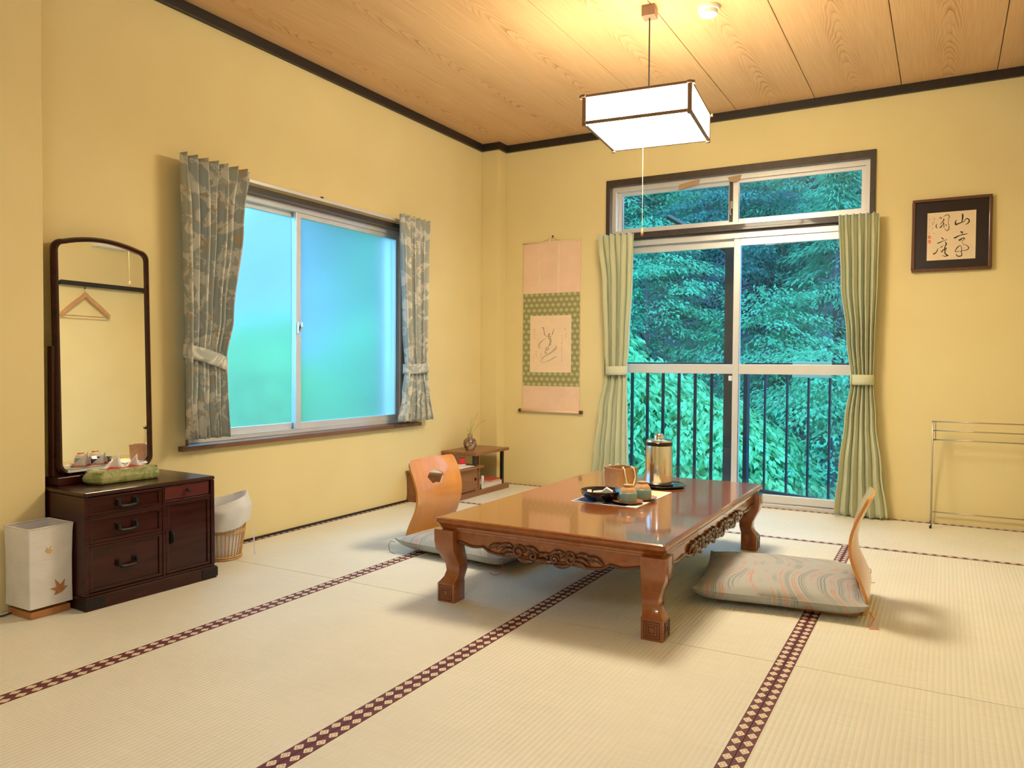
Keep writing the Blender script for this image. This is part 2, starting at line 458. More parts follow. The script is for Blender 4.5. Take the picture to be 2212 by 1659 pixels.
def mat_cloths():
    # jacquard curtain: grey blue ground with pale flowers and tan leaves
    m, nt, out = new_mat('floral_jacquard')
    v = coords(nt)
    n1 = noise(nt, v, 11.0, 4.0, 0.6, 1.0); n2 = noise(nt, coords(nt, (1, 1.3, 0.8)), 14.0, 3.0, 0.6, 1.6)
    ve = nd(nt, 'ShaderNodeTexVoronoi', None, Vector=v, Scale=26.0).outputs['Distance']
    c = mixc(nt, ramp(nt, n1, [(0.50, (0, 0, 0)), (0.54, (1, 1, 1))]), (0.45, 0.50, 0.49), (0.76, 0.75, 0.69))
    c = mixc(nt, ramp(nt, mth(nt, 'ADD', n2, mth(nt, 'MULTIPLY', ve, 0.25)), [(0.74, (0, 0, 0)), (0.78, (1, 1, 1))]), c, (0.55, 0.45, 0.33))
    c = mixc(nt, ramp(nt, mth(nt, 'SUBTRACT', n1, mth(nt, 'MULTIPLY', n2, 0.5)), [(0.37, (0, 0, 0)), (0.40, (1, 1, 1))]), c, (0.80, 0.79, 0.71))
    wv = noise(nt, v, 700.0, 1.0)
    d = nd(nt, 'ShaderNodeBsdfPrincipled', None, Base_Color=c, Roughness=0.7, Normal=bump(nt, wv, 0.2, 0.001))
    t = nd(nt, 'ShaderNodeBsdfTranslucent', None, Color=c)
    mx = nd(nt, 'ShaderNodeMixShader', None, i0=0.15, i1=d.outputs[0], i2=t.outputs[0])
    nt.links.new(mx.outputs[0], out.inputs[0])
    m, nt, out = new_mat('cream_drape')
    c = ramp(nt, noise(nt, coords(nt), 5.0), [(0.3, (0.76, 0.77, 0.55)), (0.7, (0.81, 0.82, 0.60))])
    wv = noise(nt, coords(nt, (1, 1, 0.2)), 500.0, 1.0)
    d = nd(nt, 'ShaderNodeBsdfPrincipled', None, Base_Color=c, Roughness=0.75, Normal=bump(nt, wv, 0.15, 0.001))
    t = nd(nt, 'ShaderNodeBsdfTranslucent', None, Color=c)
    mx = nd(nt, 'ShaderNodeMixShader', None, i0=0.3, i1=d.outputs[0], i2=t.outputs[0])
    nt.links.new(mx.outputs[0], out.inputs[0])
    # cushion: grey ground with swirling slate and coral brush lines
    m, nt, out = new_mat('swirl_brocade')
    v = coords(nt)
    d1 = nd(nt, 'ShaderNodeTexNoise', None, Vector=v, Scale=4.2, Detail=0.0)
    dv = nd(nt, 'ShaderNodeVectorMath', {'operation': 'MULTIPLY_ADD'}, i0=d1.outputs['Color'], i1=(0.42, 0.42, 0.42), i2=v).outputs[0]
    wl = nd(nt, 'ShaderNodeTexWave', {'wave_type': 'BANDS', 'bands_direction': 'X'}, Vector=dv, Scale=26.0, Distortion=0.0, Detail=0.0).outputs['Fac']
    wm = nd(nt, 'ShaderNodeTexWave', {'wave_type': 'BANDS', 'bands_direction': 'X'}, Vector=dv, Scale=4.0, Distortion=0.0, Detail=0.0).outputs['Fac']
    n3 = noise(nt, v, 11.0, 2.0)
    lines = ramp(nt, wl, [(0.45, (0, 0, 0)), (0.75, (1, 1, 1))])
    k1 = mth(nt, 'MULTIPLY', ramp(nt, wm, [(0.55, (0, 0, 0)), (0.8, (1, 1, 1))]), mth(nt, 'ADD', mth(nt, 'MULTIPLY', lines, 0.65), 0.1))
    k2 = mth(nt, 'MULTIPLY', ramp(nt, mth(nt, 'MULTIPLY', mth(nt, 'SUBTRACT', 1.0, wm), n3), [(0.40, (0, 0, 0)), (0.54, (1, 1, 1))]), mth(nt, 'ADD', mth(nt, 'MULTIPLY', lines, 0.7), 0.1))
    pm = ramp(nt, noise(nt, v, 6.0, 1.0), [(0.44, (0, 0, 0)), (0.56, (1, 1, 1))])
    k1 = mth(nt, 'MULTIPLY', k1, pm)
    c = mixc(nt, k1, (0.43, 0.45, 0.45), (0.19, 0.22, 0.235))
    c = mixc(nt, k2, c, (0.60, 0.235, 0.150))
    wv = noise(nt, v, 900.0, 1.0)
    principled(nt, out, c, 0.7, 0, bump(nt, wv, 0.2, 0.001))
    # green tissue cover
    m, nt, out = new_mat('green_brocade')
    n = noise(nt, coords(nt), 22.0, 3.0, 0.6, 2.0)
    c = ramp(nt, n, [(0.38, (0.19, 0.26, 0.075)), (0.5, (0.30, 0.34, 0.13)), (0.62, (0.42, 0.40, 0.18))])
    principled(nt, out, c, 0.5, 0, bump(nt, noise(nt, coords(nt), 500.0), 0.2, 0.001))
    # scroll border: green ground with tan hexagon rings
    m, nt, out = new_mat('hexagon_silk')
    q = xyz(nt, coords(nt, (22.0, 22.0, 25.0)))
    row = mth(nt, 'FLOOR', q[2])
    fx = mth(nt, 'SUBTRACT', mth(nt, 'FRACT', mth(nt, 'ADD', q[0], mth(nt, 'MULTIPLY', row, 0.5))), 0.5)
    fz = mth(nt, 'SUBTRACT', mth(nt, 'FRACT', q[2]), 0.5)
    dd = mth(nt, 'SQRT', mth(nt, 'ADD', mth(nt, 'MULTIPLY', fx, fx), mth(nt, 'MULTIPLY', fz, fz)))
    c = ramp(nt, dd, [(0.24, (0.50, 0.485, 0.26)), (0.30, (0.36, 0.375, 0.175)), (0.37, (0.27, 0.24, 0.095)), (0.44, (0.38, 0.39, 0.19)), (0.52, (0.27, 0.24, 0.095))])
    principled(nt, out, c, 0.7)
    # bottle vase: mottled brown and cream glaze
    m, nt, out = new_mat('mottled_glaze')
    n = noise(nt, coords(nt), 22.0, 3.0, 0.6)
    c = ramp(nt, n, [(0.40, (0.13, 0.075, 0.045)), (0.52, (0.28, 0.19, 0.12)), (0.60, (0.62, 0.52, 0.36))])
    principled(nt, out, c, 0.25, coat=0.4)
    # brushed steel flask body
    m, nt, out = new_mat('brushed_steel')
    n = noise(nt, coords(nt, (4, 4, 300)), 1.0, 2.0)
    principled(nt, out, (0.74, 0.73, 0.73), mth(nt, 'ADD', mth(nt, 'MULTIPLY', n, 0.08), 0.12), 1.0)
mat_cloths()
# ------------------------------------------------------------------ the room shell
ZC = 2.620
XR, YB = 3.64, -6.335
def struct(o, label, cat): return tag(o, label, cat, kind='structure')
base = MB().box(0, XR, YB, 0, -0.12, -0.052).build('floor', 'concrete')
struct(base, 'tatami floor of straw mats with patterned maroon borders', 'floor')
mat_me = MB().box(-0.4540, 0.4540, -0.9032, 0.9032, -0.05, 0).mesh('tatami_mat')
row_me = MB().box(-0.4515, 0.4515, -0.9082, 0.9082, -0.05, 0).mesh('tatami_mat_row')
her_me = MB().box(-0.0145, 0.0145, -0.9032, 0.9032, -0.002, 0.0012).mesh('border')
her2_me = MB().box(-0.0145, 0.0145, -0.9082, 0.9082, -0.002, 0.0012).mesh('border_row')
for yc in (-1.81, -3.62, -5.43):
    for k in range(4):
        o = link('tatami_mat', mat_me, 'tatami_rush', base, (0.455+0.91*k, yc, 0))
        for sx in (-1, 1): link('border', her_me, 'brocade_border', o, (sx*0.4398, 0, 0))
for k in range(2):
    o = link('tatami_mat', row_me, 'tatami_rush', base, (0.91+1.82*k, -0.4525, 0), (0, 0, PI/2))
    for sx in (-1, 1): link('border', her2_me, 'brocade_border', o, (sx*0.4373, 0, 0))
# walls
LW = (-2.79, -1.03, 0.53, 1.83)      # opening in the left wall: y0 y1 z0 z1
m = MB().box(-0.16, 0, YB, LW[0], 0, ZC+0.08).box(-0.16, 0, LW[1], 0.16, 0, ZC+0.08).box(-0.16, 0, LW[0], LW[1], 0, LW[2]).box(-0.16, 0, LW[0], LW[1], LW[3], ZC+0.08)
struct(m.build('wall_left', 'ochre_plaster'), 'long ochre plaster wall holding the frosted window', 'wall')
FW = (1.0, 2.75, 0.0, 2.25)
m = MB().box(0, FW[0], 0, 0.16, 0, ZC+0.08).box(FW[1], XR+0.1, 0, 0.16, 0, ZC+0.08).box(FW[0], FW[1], 0, 0.16, FW[3], ZC+0.08)
struct(m.build('wall_far', 'ochre_plaster'), 'ochre plaster wall holding the glazed balcony door', 'wall')
struct(MB().box(XR, XR+0.1, YB, 0, 0, ZC+0.08).build('wall_right', 'ochre_plaster'), 'ochre plaster wall with the coat rail and air conditioner', 'wall')
struct(MB().box(-0.16, XR+0.1, YB-0.1, YB, 0, ZC+0.08).build('wall_back', 'ochre_plaster'), 'plain ochre plaster wall opposite the balcony door', 'wall')
struct(MB().box(0, 0.13, YB, -3.517, 0, ZC).build('wall_return', 'ochre_plaster', bevel=0.004), 'projecting ochre wall edge beside the dressing cabinet', 'wall')
struct(MB().box(0, 0.15, -0.12, 0, 0, ZC).build('wall_column', 'ochre_plaster', bevel=0.003), 'shallow ochre plaster column in the room corner', 'column')
# ceiling boards
ceil = MB().box(-0.16, XR+0.1, YB-0.1, 0.16, ZC+0.023, ZC+0.08).build('ceiling', 'black_trim')
struct(ceil, 'ceiling of wide cedar boards with arched grain', 'ceiling')
for k in range(8):
    x0 = -0.03+0.487*k; xc = x0+0.2435
    a, b = max(0.0, x0+0.002), min(XR, x0+0.485)
    MB().box(a-xc, b-xc, YB/2, -YB/2, 0, 0.022).build('ceiling_board', 'cedar_board', ceil, (xc, YB/2, ZC), bevel=0.0015, seg=1)
TZ0 = 2.567
struct(MB().box(0, 0.026, -3.517, -0.146, TZ0, ZC).build('trim_1', 'black_trim', bevel=0.002), 'black ceiling trim above the frosted window wall', 'trim')
struct(MB().box(0.176, XR, -0.026, 0, TZ0, ZC).build('trim_2', 'black_trim', bevel=0.002), 'black ceiling trim above the balcony door wall', 'trim')
struct(MB().prism([(0, -0.146), (0.176, -0.146), (0.176, 0.0), (0.15, 0.0), (0.15, -0.12), (0, -0.12)], 'z', TZ0, ZC).build('trim_3', 'black_trim', bevel=0.002), 'short black ceiling trim wrapped round the corner column', 'trim')
struct(MB().box(XR-0.026, XR, YB, -0.026, TZ0, ZC).build('trim_4', 'black_trim'), 'black ceiling trim above the coat rail wall', 'trim')
struct(MB().box(0.13, 0.156, YB, -3.491, TZ0, ZC).box(0.026, 0.13, -3.517, -3.491, TZ0, ZC).build('trim_5', 'black_trim'), 'black ceiling trim round the projecting wall edge', 'trim')
struct(MB().box(0, 0.008, -3.517, -0.12, 0, 0.012).build('baseboard_left', 'black_trim'), 'thin dark strip where the straw mats meet the frosted window wall', 'baseboard')

# ------------------------------------------------------------------ window_1: sliding frosted window
W1 = thing('window_1', 'two-pane sliding frosted window in silver frame', 'window', (0, -1.91, 0.53), kind='structure')
def w1(mb, name, mat, parent=W1, **kw):
    return mb.build(name, mat, parent, (0, 1.91, -0.53) if parent is W1 else (0, 0, 0), **kw)
y0, y1, z0, z1 = LW
w1(MB().box(-0.16, 0.004, y1-0.014, y1, z0, z1).box(-0.16, 0.004, y0, y0+0.014, z0, z1).box(-0.16, 0.004, y0, y1, z1-0.014, z1), 'reveal_lining', 'brown_strip')
w1(MB().box(-0.16, 0.034, -2.83, -0.935, 0.507, 0.531), 'window_sill', 'brown_strip', bevel=0.003)
w1(MB().box(-0.004, 0.010, -2.79, -0.99, 1.815, 1.845), 'head_casing', 'casing_wood', bevel=0.002)
yi0, yi1, zi0, zi1 = y0+0.014, y1-0.014, z0+0.001, z1-0.014
w1(MB().box(-0.135, -0.055, yi0, yi1, zi0, zi0+0.022).box(-0.135, -0.055, yi0, yi1, zi1-0.03, zi1).box(-0.135, -0.055, yi0, yi0+0.02, zi0+0.022, zi1-0.03).box(-0.135, -0.055, yi1-0.018, yi1, zi0+0.022, zi1-0.03), 'outer_frame', 'aluminium', bevel=0.002)
def sash(parent, name, axis, a0, a1, z0, z1, d0, d1, stile, top, bot, glass, mids=(), mat='aluminium', offs=(0, 0, 0), rstile=None, lstile=None, rmat=None):
    """sliding sash: frame mesh with panes as sub-parts; axis 'y' lies in a wall of constant x"""
    ls = lstile or stile; rs = rstile or stile
    def bx(mb, p0, p1, q0, q1, e0=d0, e1=d1):
        if axis == 'y': mb.box(e0, e1, p0, p1, q0, q1)
        else: mb.box(p0, p1, e0, e1, q0, q1)
        return mb
    mb = MB()
    bx(mb, a0, a0+ls, z0, z1); bx(mb, a1-rs, a1, z0, z1)
    bx(mb, a0+ls, a1-rs, z1-top, z1); bx(mb, a0+ls, a1-rs, z0, z0+bot)
    zs = [z0+bot]
    for q0, q1 in mids:
        bx(mb, a0+ls, a1-rs, q0, q1, d0-0.004, d1+0.004); zs += [q0, q1]
    zs.append(z1-top)
    s = mb.build(name, mat, parent, offs, bevel=0.002)
    dm = (d0+d1)/2
    for i in range(0, len(zs), 2):
        pb = bx(MB(), a0+ls-0.004, a1-rs+0.004, zs[i]-0.004, zs[i+1]+0.004, dm-0.0015, dm+0.0015) if glass != 'frosted_glass' else None
        if pb is None:
            pb = MB(); pb.add([(dm, a0+ls, zs[i]), (dm, a1-rs, zs[i]), (dm, a1-rs, zs[i+1]), (dm, a0+ls, zs[i+1])], [(0, 1, 2, 3)])
        else:
            if axis == 'x':
                pb = MB(); pb.add([(a0+ls, dm, zs[i]), (a1-rs, dm, zs[i]), (a1-rs, dm, zs[i+1]), (a0+ls, dm, zs[i+1])], [(0, 1, 2, 3)])
        pb.build('pane', glass, s)
    return s
o1 = (0, 1.91, -0.53)
sash(W1, 'sash', 'y', yi0+0.02, -1.955, zi0+0.022, zi1-0.03, -0.122, -0.100, 0.036, 0.028, 0.036, 'frosted_glass', offs=o1)
s2 = sash(W1, 'sash', 'y', -2.005, yi1-0.018, zi0+0.022, zi1-0.03, -0.090, -0.066, 0.036, 0.028, 0.036, 'frosted_glass', offs=o1)
MB().box(-0.066, -0.052, -2.000, -1.985, 1.10, 1.16).tube([(-0.05, -1.992, 1.11), (-0.045, -1.985, 1.135), (-0.05, -1.975, 1.16)], 0.005).build('latch', 'chrome', s2)

# ------------------------------------------------------------------ window_2: balcony door with transom
W2 = thing('window_2', 'tall balcony door and transom in dark wood casing', 'window', (1.875, 0.05, 0), kind='structure')
o2 = (-1.875, -0.05, 0)
for nm, bxs in (('casing_jamb', (0.992, 1.024, -0.014, 0.14, 0, 2.212)), ('casing_jamb', (2.729, 2.761, -0.014, 0.14, 0, 2.212)),
                ('casing_head', (0.992, 2.761, -0.014, 0.14, 2.212, 2.259)), ('casing_bar', (1.024, 2.729, -0.010, 0.14, 1.822, 1.872))):
    MB().box(*bxs).build(nm, 'casing_wood', W2, o2, bevel=0.003)
MB().box(1.024, 2.729, 0.03, 0.115, 1.872, 1.896).box(1.024, 2.729, 0.03, 0.115, 2.178, 2.212).box(1.024, 1.055, 0.03, 0.115, 1.896, 2.178).box(2.700, 2.729, 0.03, 0.115, 1.896, 2.178).build('transom_frame', 'aluminium', W2, o2, bevel=0.002)
sash(W2, 'transom_sash', 'x', 1.055, 1.885, 1.896, 2.178, 0.080, 0.102, 0.034, 0.022, 0.022, 'clear_glass', offs=o2, rstile=0.034, lstile=0.03)
sash(W2, 'transom_sash', 'x', 1.885, 2.700, 1.896, 2.178, 0.050, 0.072, 0.034, 0.022, 0.022, 'clear_glass', offs=o2, lstile=0.040, rstile=0.022)
MB().box(1.855, 1.882, 0.072, 0.079, 1.898, 2.176).build('gasket_strip', 'alu_dark', W2, o2)
MB().box(1.867, 1.880, 0.048, 0.071, 1.99, 2.04).tube([(1.873, 0.046, 1.995), (1.870, 0.04, 1.97), (1.874, 0.044, 1.945)], 0.004).build('transom_latch', 'chrome', W2, o2)
MB().box(1.024, 2.729, 0.02, 0.115, 1.784, 1.822).box(1.024, 1.042, 0.02, 0.115, 0.03, 1.784).box(2.711, 2.729, 0.02, 0.115, 0.03, 1.784).build('door_frame', 'aluminium', W2, o2, bevel=0.002)
MB().box(1.024, 2.729, 0.0, 0.15, 0.0, 0.022).box(1.024, 2.729, 0.045, 0.05, 0.022, 0.03).box(1.024, 2.729, 0.10, 0.105, 0.022, 0.03).build('threshold', 'aluminium', W2, o2, bevel=0.001)
sl = sash(W2, 'door_sash', 'x', 1.042, 1.938, 0.026, 1.784, 0.074, 0.100, 0.045, 0.050, 0.052, 'clear_glass', [(0.875, 0.940)], offs=o2)
sr = sash(W2, 'door_sash', 'x', 1.900, 2.711, 0.026, 1.784, 0.036, 0.062, 0.042, 0.050, 0.052, 'clear_glass', [(0.875, 0.940)], offs=o2)
MB().box(1.868, 1.893, 0.058, 0.073, 0.828, 0.862).build('latch', 'plastic_white', sl, bevel=0.004)

# ------------------------------------------------------------------ outside: balcony, slope and trees
slab = MB().box(0.2, 4.2, 0.16, 1.15, -0.28, -0.16).build('balcony_slab', 'concrete')
struct(slab, 'concrete balcony slab outside the glazed door', 'balcony')
def railing(label, name, p0, p1, posts, bars, br, zt, zb, pr=0.018):
    a = Vector((*p0, 0)); b = Vector((*p1, 0)); d = (b-a).normalized(); n = Vector((-d.y, d.x, 0))
    t = thing(name, label, 'railing', (a.x, a.y, -0.16)); off = Vector((a.x, a.y, -0.16))
    def bar(p, q, w_, h_):
        p = Vector(p)-off; q = Vector(q)-off; dd = (q-p).normalized()
        nn = n; uu = dd.cross(nn).normalized()
        rg = [[c+sx*w_*nn+sy*h_*uu for sx, sy in ((-1, -1), (1, -1), (1, 1), (-1, 1))] for c in (p, q)]
        return MB().loft(rg)
    bar((a.x, a.y, zt), (b.x, b.y, zt), 0.02, 0.011).build('top_rail', 'rail_steel', t, bevel=0.003)
    bar((a.x, a.y, zb), (b.x, b.y, zb), 0.016, 0.014).build('bottom_rail', 'rail_steel', t, bevel=0.003)
    for x, y in posts: bar((x, y, -0.16), (x, y, zt), pr, pr).build('post', 'rail_steel', t, bevel=0.002)
    for x, y in bars: bar((x, y, zb), (x, y, zt), br, br).build('baluster', 'rail_steel', t)
    return t
A0, A1 = (1.80, 0.905), (2.72, 0.481)
railing('slanting black railing run with thin balusters and a sign plate', 'balcony_railing', A0, A1, [(1.806, 0.902), (2.70, 0.49)],
        [(1.960, 0.831), (2.135, 0.750), (2.295, 0.676), (2.447, 0.606), (2.585, 0.543)], 0.0065, 0.942, -0.028)
railing('straight black railing run with thick balusters', 'balcony_railing', (0.45, 0.9), (1.66, 0.9), [(0.46, 0.9)],
        [(0.60+0.1335*k, 0.9) for k in range(8)], 0.0105, 0.942, -0.028)
pt = thing('roof_post', 'tall dark roof post with slanting brace on the balcony', 'post', (1.665, 0.93, -0.16))
MB().box(-0.038, 0.038, -0.03, 0.03, 0, 2.05).build('post', 'casing_wood', pt)
MB().tube([(0.0, 0, 1.98), (-0.16, -0.02, 2.09), (-0.5, -0.06, 2.30)], 0.022, 4).build('brace', 'casing_wood', pt)
sg = MB().box(-0.155, 0.155, -0.004, 0.004, -0.058, 0.058).build('sign_plate', 'sign_plate', None, (2.318, 0.638, 0.905), (0, 0, math.atan2(A1[1]-A0[1], A1[0]-A0[0])), bevel=0.006)
tag(sg, 'small pale green notice plate fixed on the slanting railing', 'sign')
for a, b in ((-0.115, -0.085), (-0.03, 0.0), (0.005, 0.03)):
    MB().prism([(a, 0.02), (b, 0.028), (b, 0.038), (a, 0.034)], 'y', -0.0055, -0.004).build('sign_mark', 'rail_steel', sg)
# slope
random.seed(4)
def terr(x, y):
    return -3.4+max(0, y-3.2)*0.92+0.5*math.sin(x*0.7+y*0.5)+0.35*math.sin(x*1.9-y*1.3)
hm = MB().grid(lambda a, b: (-26+44*a, 1.6+26*b, terr(-26+44*a, 1.6+26*b)), 60, 44)
struct(hm.build('hillside', 'soil_rock', smooth=True), 'steep wooded hillside rising beyond the balcony', 'hillside')
struct(MB().box(-26, -0.2, -14, 1.7, -4.2, -1.55).box(-26, -1.6, 1.7, 4.4, -4.2, -1.55).build('ground_outside', 'soil_rock'), 'dark ground below the building', 'ground')

def leaf(mb, p, d, up, L, W):
    s = d.cross(up)
    if s.length < 1e-4: s = Vector((1, 0, 0))
    s.normalize(); nn = s.cross(d)
    mb.v += [tuple(p), tuple(p+d*L*0.5+s*W*0.5+nn*L*0.05), tuple(p+d*L-nn*L*0.12), tuple(p+d*L*0.5-s*W*0.5+nn*L*0.05)]
    k = len(mb.v)-4; mb.f.append((k, k+1, k+2, k+3))
def raw_mesh(mb, name):
    me = bpy.data.meshes.new(name); me.from_pydata(mb.v, [], mb.f); me.update(); return me
def foliage(kind, R, H, nspray, nleaf, L, seed):
    rnd = random.Random(seed); mb = MB()
    for i in range(nspray):
        if kind == 'conifer':
            h = rnd.random()**1.3; rr = R*(1-h)**0.8*(0.45+0.55*rnd.random()); a = rnd.random()*2*PI
            c = Vector((rr*math.cos(a), rr*math.sin(a), H*(0.1+0.9*h)-0.12*rr)); tilt = -0.35; sr = 0.34
        elif kind == 'shrub':
            th = math.acos(1-1.25*rnd.random()); a = rnd.random()*2*PI; q = 0.80+0.22*rnd.random()
            c = Vector((R*q*math.sin(th)*math.cos(a), R*q*math.sin(th)*math.sin(a), H*0.45+H*0.55*q*math.cos(th))); tilt = -0.5; sr = 0.22
        else:
            h = rnd.random(); prof = math.sin(PI*min(1, 0.12+0.86*h))**0.7; a = rnd.random()*2*PI
            lay = round(h*7)/7+rnd.uniform(-0.055, 0.055)+0.06*math.sin(2*a+seed)
            rr = R*prof*(0.35+0.68*rnd.random()**0.6)
            c = Vector((rr*math.cos(a), rr*math.sin(a), H*(0.18+0.82*lay)-0.10*rr)); tilt = -0.25; sr = 0.36
        out = Vector((math.cos(a), math.sin(a), tilt)).normalized()
        for j in range(nleaf):
            t = rnd.uniform(-1, 1); s2 = rnd.uniform(-1, 1)*(1-0.4*abs(t))
            side = Vector((-math.sin(a), math.cos(a), 0))
            p = c+out*t*sr+side*s2*sr*0.75+Vector((0, 0, rnd.uniform(-0.05, 0.05)-0.10*s2*s2))
            d = (out*(0.6+0.4*t)+side*s2*0.9+Vector((rnd.uniform(-.4, .4), rnd.uniform(-.4, .4), rnd.uniform(-.45, .1)))).normalized()
            up = Vector((rnd.uniform(-.45, .45), rnd.uniform(-.45, .45), 1))
            l = L*rnd.uniform(0.7, 1.25)
            leaf(mb, p, d, up, l, l*(0.24 if kind == 'conifer' else 0.46))
    return raw_mesh(mb, 'foliage')
KINDS = {
 'maple': [foliage('tree', 1.55, 3.4, 330, 44, 0.078, 11+i) for i in range(2)],
 'conifer': [foliage('conifer', 1.45, 4.4, 330, 44, 0.105, 31)],
 'shrub': [foliage('shrub', 1.05, 1.7, 280, 40, 0.092, 51+i) for i in range(2)],
}
trunk_me = {}
for kd, H in (('maple', 3.0), ('conifer', 4.2), ('shrub', 0.9)):
    mb = MB(); rn = random.Random(7)
    mb.tube([(0, 0, -0.8), (0.03, 0.02, H*0.3), (-0.04, 0.03, H*0.6), (0.02, 0, H*0.93)], [0.09, 0.075, 0.05, 0.015], 7)
    for i in range(9):
        a = rn.random()*2*PI; z = H*(0.25+0.065*i); L_ = (0.9 if kd != 'shrub' else 0.5)*(1.15-0.07*i)
        mb.tube([(0, 0, z), (0.5*L_*math.cos(a), 0.5*L_*math.sin(a), z+0.12), (L_*math.cos(a), L_*math.sin(a), z+0.10)], [0.03, 0.02, 0.006], 5)
    trunk_me[kd] = mb.mesh('trunk')
TREES = [  # kind, x, y, scale, leaf material, z lift
 ('shrub', -0.35, 4.1, 1.38, 'leaf_bright', 0.62), ('shrub', 0.62, 3.9, 1.15, 'leaf_bright', 0.80), ('shrub', -1.9, 4.6, 1.5, 'leaf_bright', 0.9),
 ('maple', 2.0, 4.6, 0.95, 'leaf_mid', 0.3), ('maple', 3.6, 4.9, 0.9, 'leaf_mid', 0.2),
 ('maple', 0.9, 6.1, 0.90, 'leaf_mid', -0.2), ('maple', -1.0, 6.4, 0.85, 'leaf_mid', 0.1), ('maple', -2.9, 6.8, 1.0, 'leaf_bright', 0),
 ('conifer', 1.75, 7.2, 0.95, 'leaf_conifer', 0), ('maple', 3.4, 7.3, 1.0, 'leaf_mid', 0), ('maple', -0.1, 8.2, 0.95, 'leaf_painted_shade', 0),
 ('maple', -2.3, 8.7, 1.0, 'leaf_mid', 0), ('maple', 1.0, 9.6, 1.0, 'leaf_mid', -0.3), ('maple', -4.4, 9.0, 1.1, 'leaf_painted_shade', 0),
 ('maple', 2.7, 10.0, 1.05, 'leaf_painted_shade', 0), ('maple', -1.2, 10.8, 1.0, 'leaf_mid', 0), ('maple', -3.3, 11.4, 1.1, 'leaf_painted_shade', 0),
 ('maple', 0.6, 12.2, 1.1, 'leaf_painted_shade', 0), ('conifer', -2.2, 13.4, 1.05, 'leaf_conifer', 0), ('maple', 2.2, 13.2, 1.1, 'leaf_mid', 0),
 ('maple', -4.9, 13.6, 1.2, 'leaf_mid', 0), ('maple', -0.6, 15.0, 1.2, 'leaf_painted_shade', 0), ('maple', 4.8, 9.0, 1.1, 'leaf_mid', 0), ('maple', -6.0, 11.0, 1.2, 'leaf_mid', 0),
 ('maple', 1.6, 16.0, 1.2, 'leaf_mid', 0), ('maple', -3.0, 16.2, 1.2, 'leaf_mid', 0),
]
rnt = random.Random(9)
LAB = {('shrub', 'leaf_bright'): ('bright green leafy shrub just beyond the balcony railing', 'shrub'),
       ('maple', 'leaf_mid'): ('mid green maple with layered leaves on the hillside', 'tree'),
       ('maple', 'leaf_bright'): ('light green maple with layered leaves on the hillside', 'tree'),
       ('maple', 'leaf_painted_shade'): ('maple with shade put into its dark leaf colour on the upper hillside', 'tree'),
       ('conifer', 'leaf_conifer'): ('pointed conifer with drooping sprays on the hillside', 'tree')}
def plant(kd, x, y, z, sc, lm, label, cat, group):
    var = rnt.randrange(len(KINDS[kd])); me = KINDS[kd][var]
    t = thing({'maple': 'maple_tree', 'conifer': 'conifer_tree', 'shrub': 'leafy_shrub'}[kd], label, cat, (x, y, z), rnt.random()*2*PI, group)
    t.scale = (sc, sc, sc)
    key = me.name+lm
    if key not in MATS_ME:
        mm = me if not me.materials else me.copy()
        mm.materials.clear(); mm.materials.append(MATS[lm]); MATS_ME[key] = mm
    link('foliage', MATS_ME[key], None, t)
    link('trunk', trunk_me[kd], 'bark', t)
    return t
MATS_ME = {}
for kd, x, y, sc, lm, dz in TREES:
    lab, cat = LAB[(kd, lm)]
    plant(kd, x, y, terr(x, y)+dz, sc, lm, lab, cat, lab+' group')
for x, y, z, sc in ((-1.75, -1.2, -1.55, 1.32), (-1.8, -2.9, -1.55, 1.36), (-1.85, 0.45, -1.55, 1.36), (-3.6, -0.6, -1.55, 1.6), (-2.9, 2.1, -1.55, 1.5), (-5.2, 1.6, -1.55, 1.8)):
    plant('shrub', x, y, z, sc, 'leaf_fresh', 'green shrub blurred behind the frosted window', 'shrub', 'shrubs outside the frosted window')
# ------------------------------------------------------------------ low table
TT = 0.330
T = thing('low_table', 'long low lacquered wooden table with carved apron', 'table', (1.885, -1.965, 0))
HX, HY = 0.466, 0.781
def ring(dx, z):
    return [(x, y, z) for x, y in rrect(HX-dx, HY-dx, 0.012, 3)]
MB().loft([ring(d, z) for d, z in ((0.020, 0.280), (0.018, 0.287), (0.014, 0.290), (0.012, 0.298), (0.006, 0.304), (0.0, 0.311), (0.0, 0.320), (0.003, 0.3265), (0.010, TT))]).build('tabletop', 'table_lacquer', T, bevel=0.0)
LEG = [(0.000, 0.040, 0.000), (0.072, 0.040, 0.000), (0.080, 0.036, 0.003), (0.095, 0.032, 0.010), (0.118, 0.031, 0.016), (0.145, 0.033, 0.015), (0.175, 0.038, 0.006), (0.205, 0.043, -0.003), (0.240, 0.045, -0.005), (0.284, 0.045, -0.005)]
for sx in (-1, 1):
    for sy in (-1, 1):
        cx, cy = sx*(HX-0.047), sy*(HY-0.047)
        rings = []
        for z, h, off in LEG:
            x, y = cx-sx*off, cy-sy*off
            rings.append([(x+a, y+b, z) for a, b in rrect(h, h, 0.006, 2)])
        lg = MB().loft(rings).build('leg', 'table_lacquer', T, smooth=True, auto=35)
        cv = MB()
        for (nx, ny) in ((sx, 0), (0, sy)):
            for hw in (0.029, 0.0205, 0.012):
                for q in range(4):
                    a0, a1, b0, b1 = [(-hw, hw, hw-0.003, hw), (-hw, hw, -hw, -hw+0.003), (-hw, -hw+0.003, -hw, hw), (hw-0.003, hw, -hw, hw)][q]
                    if nx: cv.box(min(cx+nx*0.0395, cx+nx*0.0425), max(cx+nx*0.0395, cx+nx*0.0425), cy+a0, cy+a1, 0.037+b0, 0.037+b1)
                    else: cv.box(cx+a0, cx+a1, min(cy+ny*0.0395, cy+ny*0.0425), max(cy+ny*0.0395, cy+ny*0.0425), 0.037+b0, 0.037+b1)
        cv.build('foot_carving', 'table_carved', lg, bevel=0.0008, seg=1)
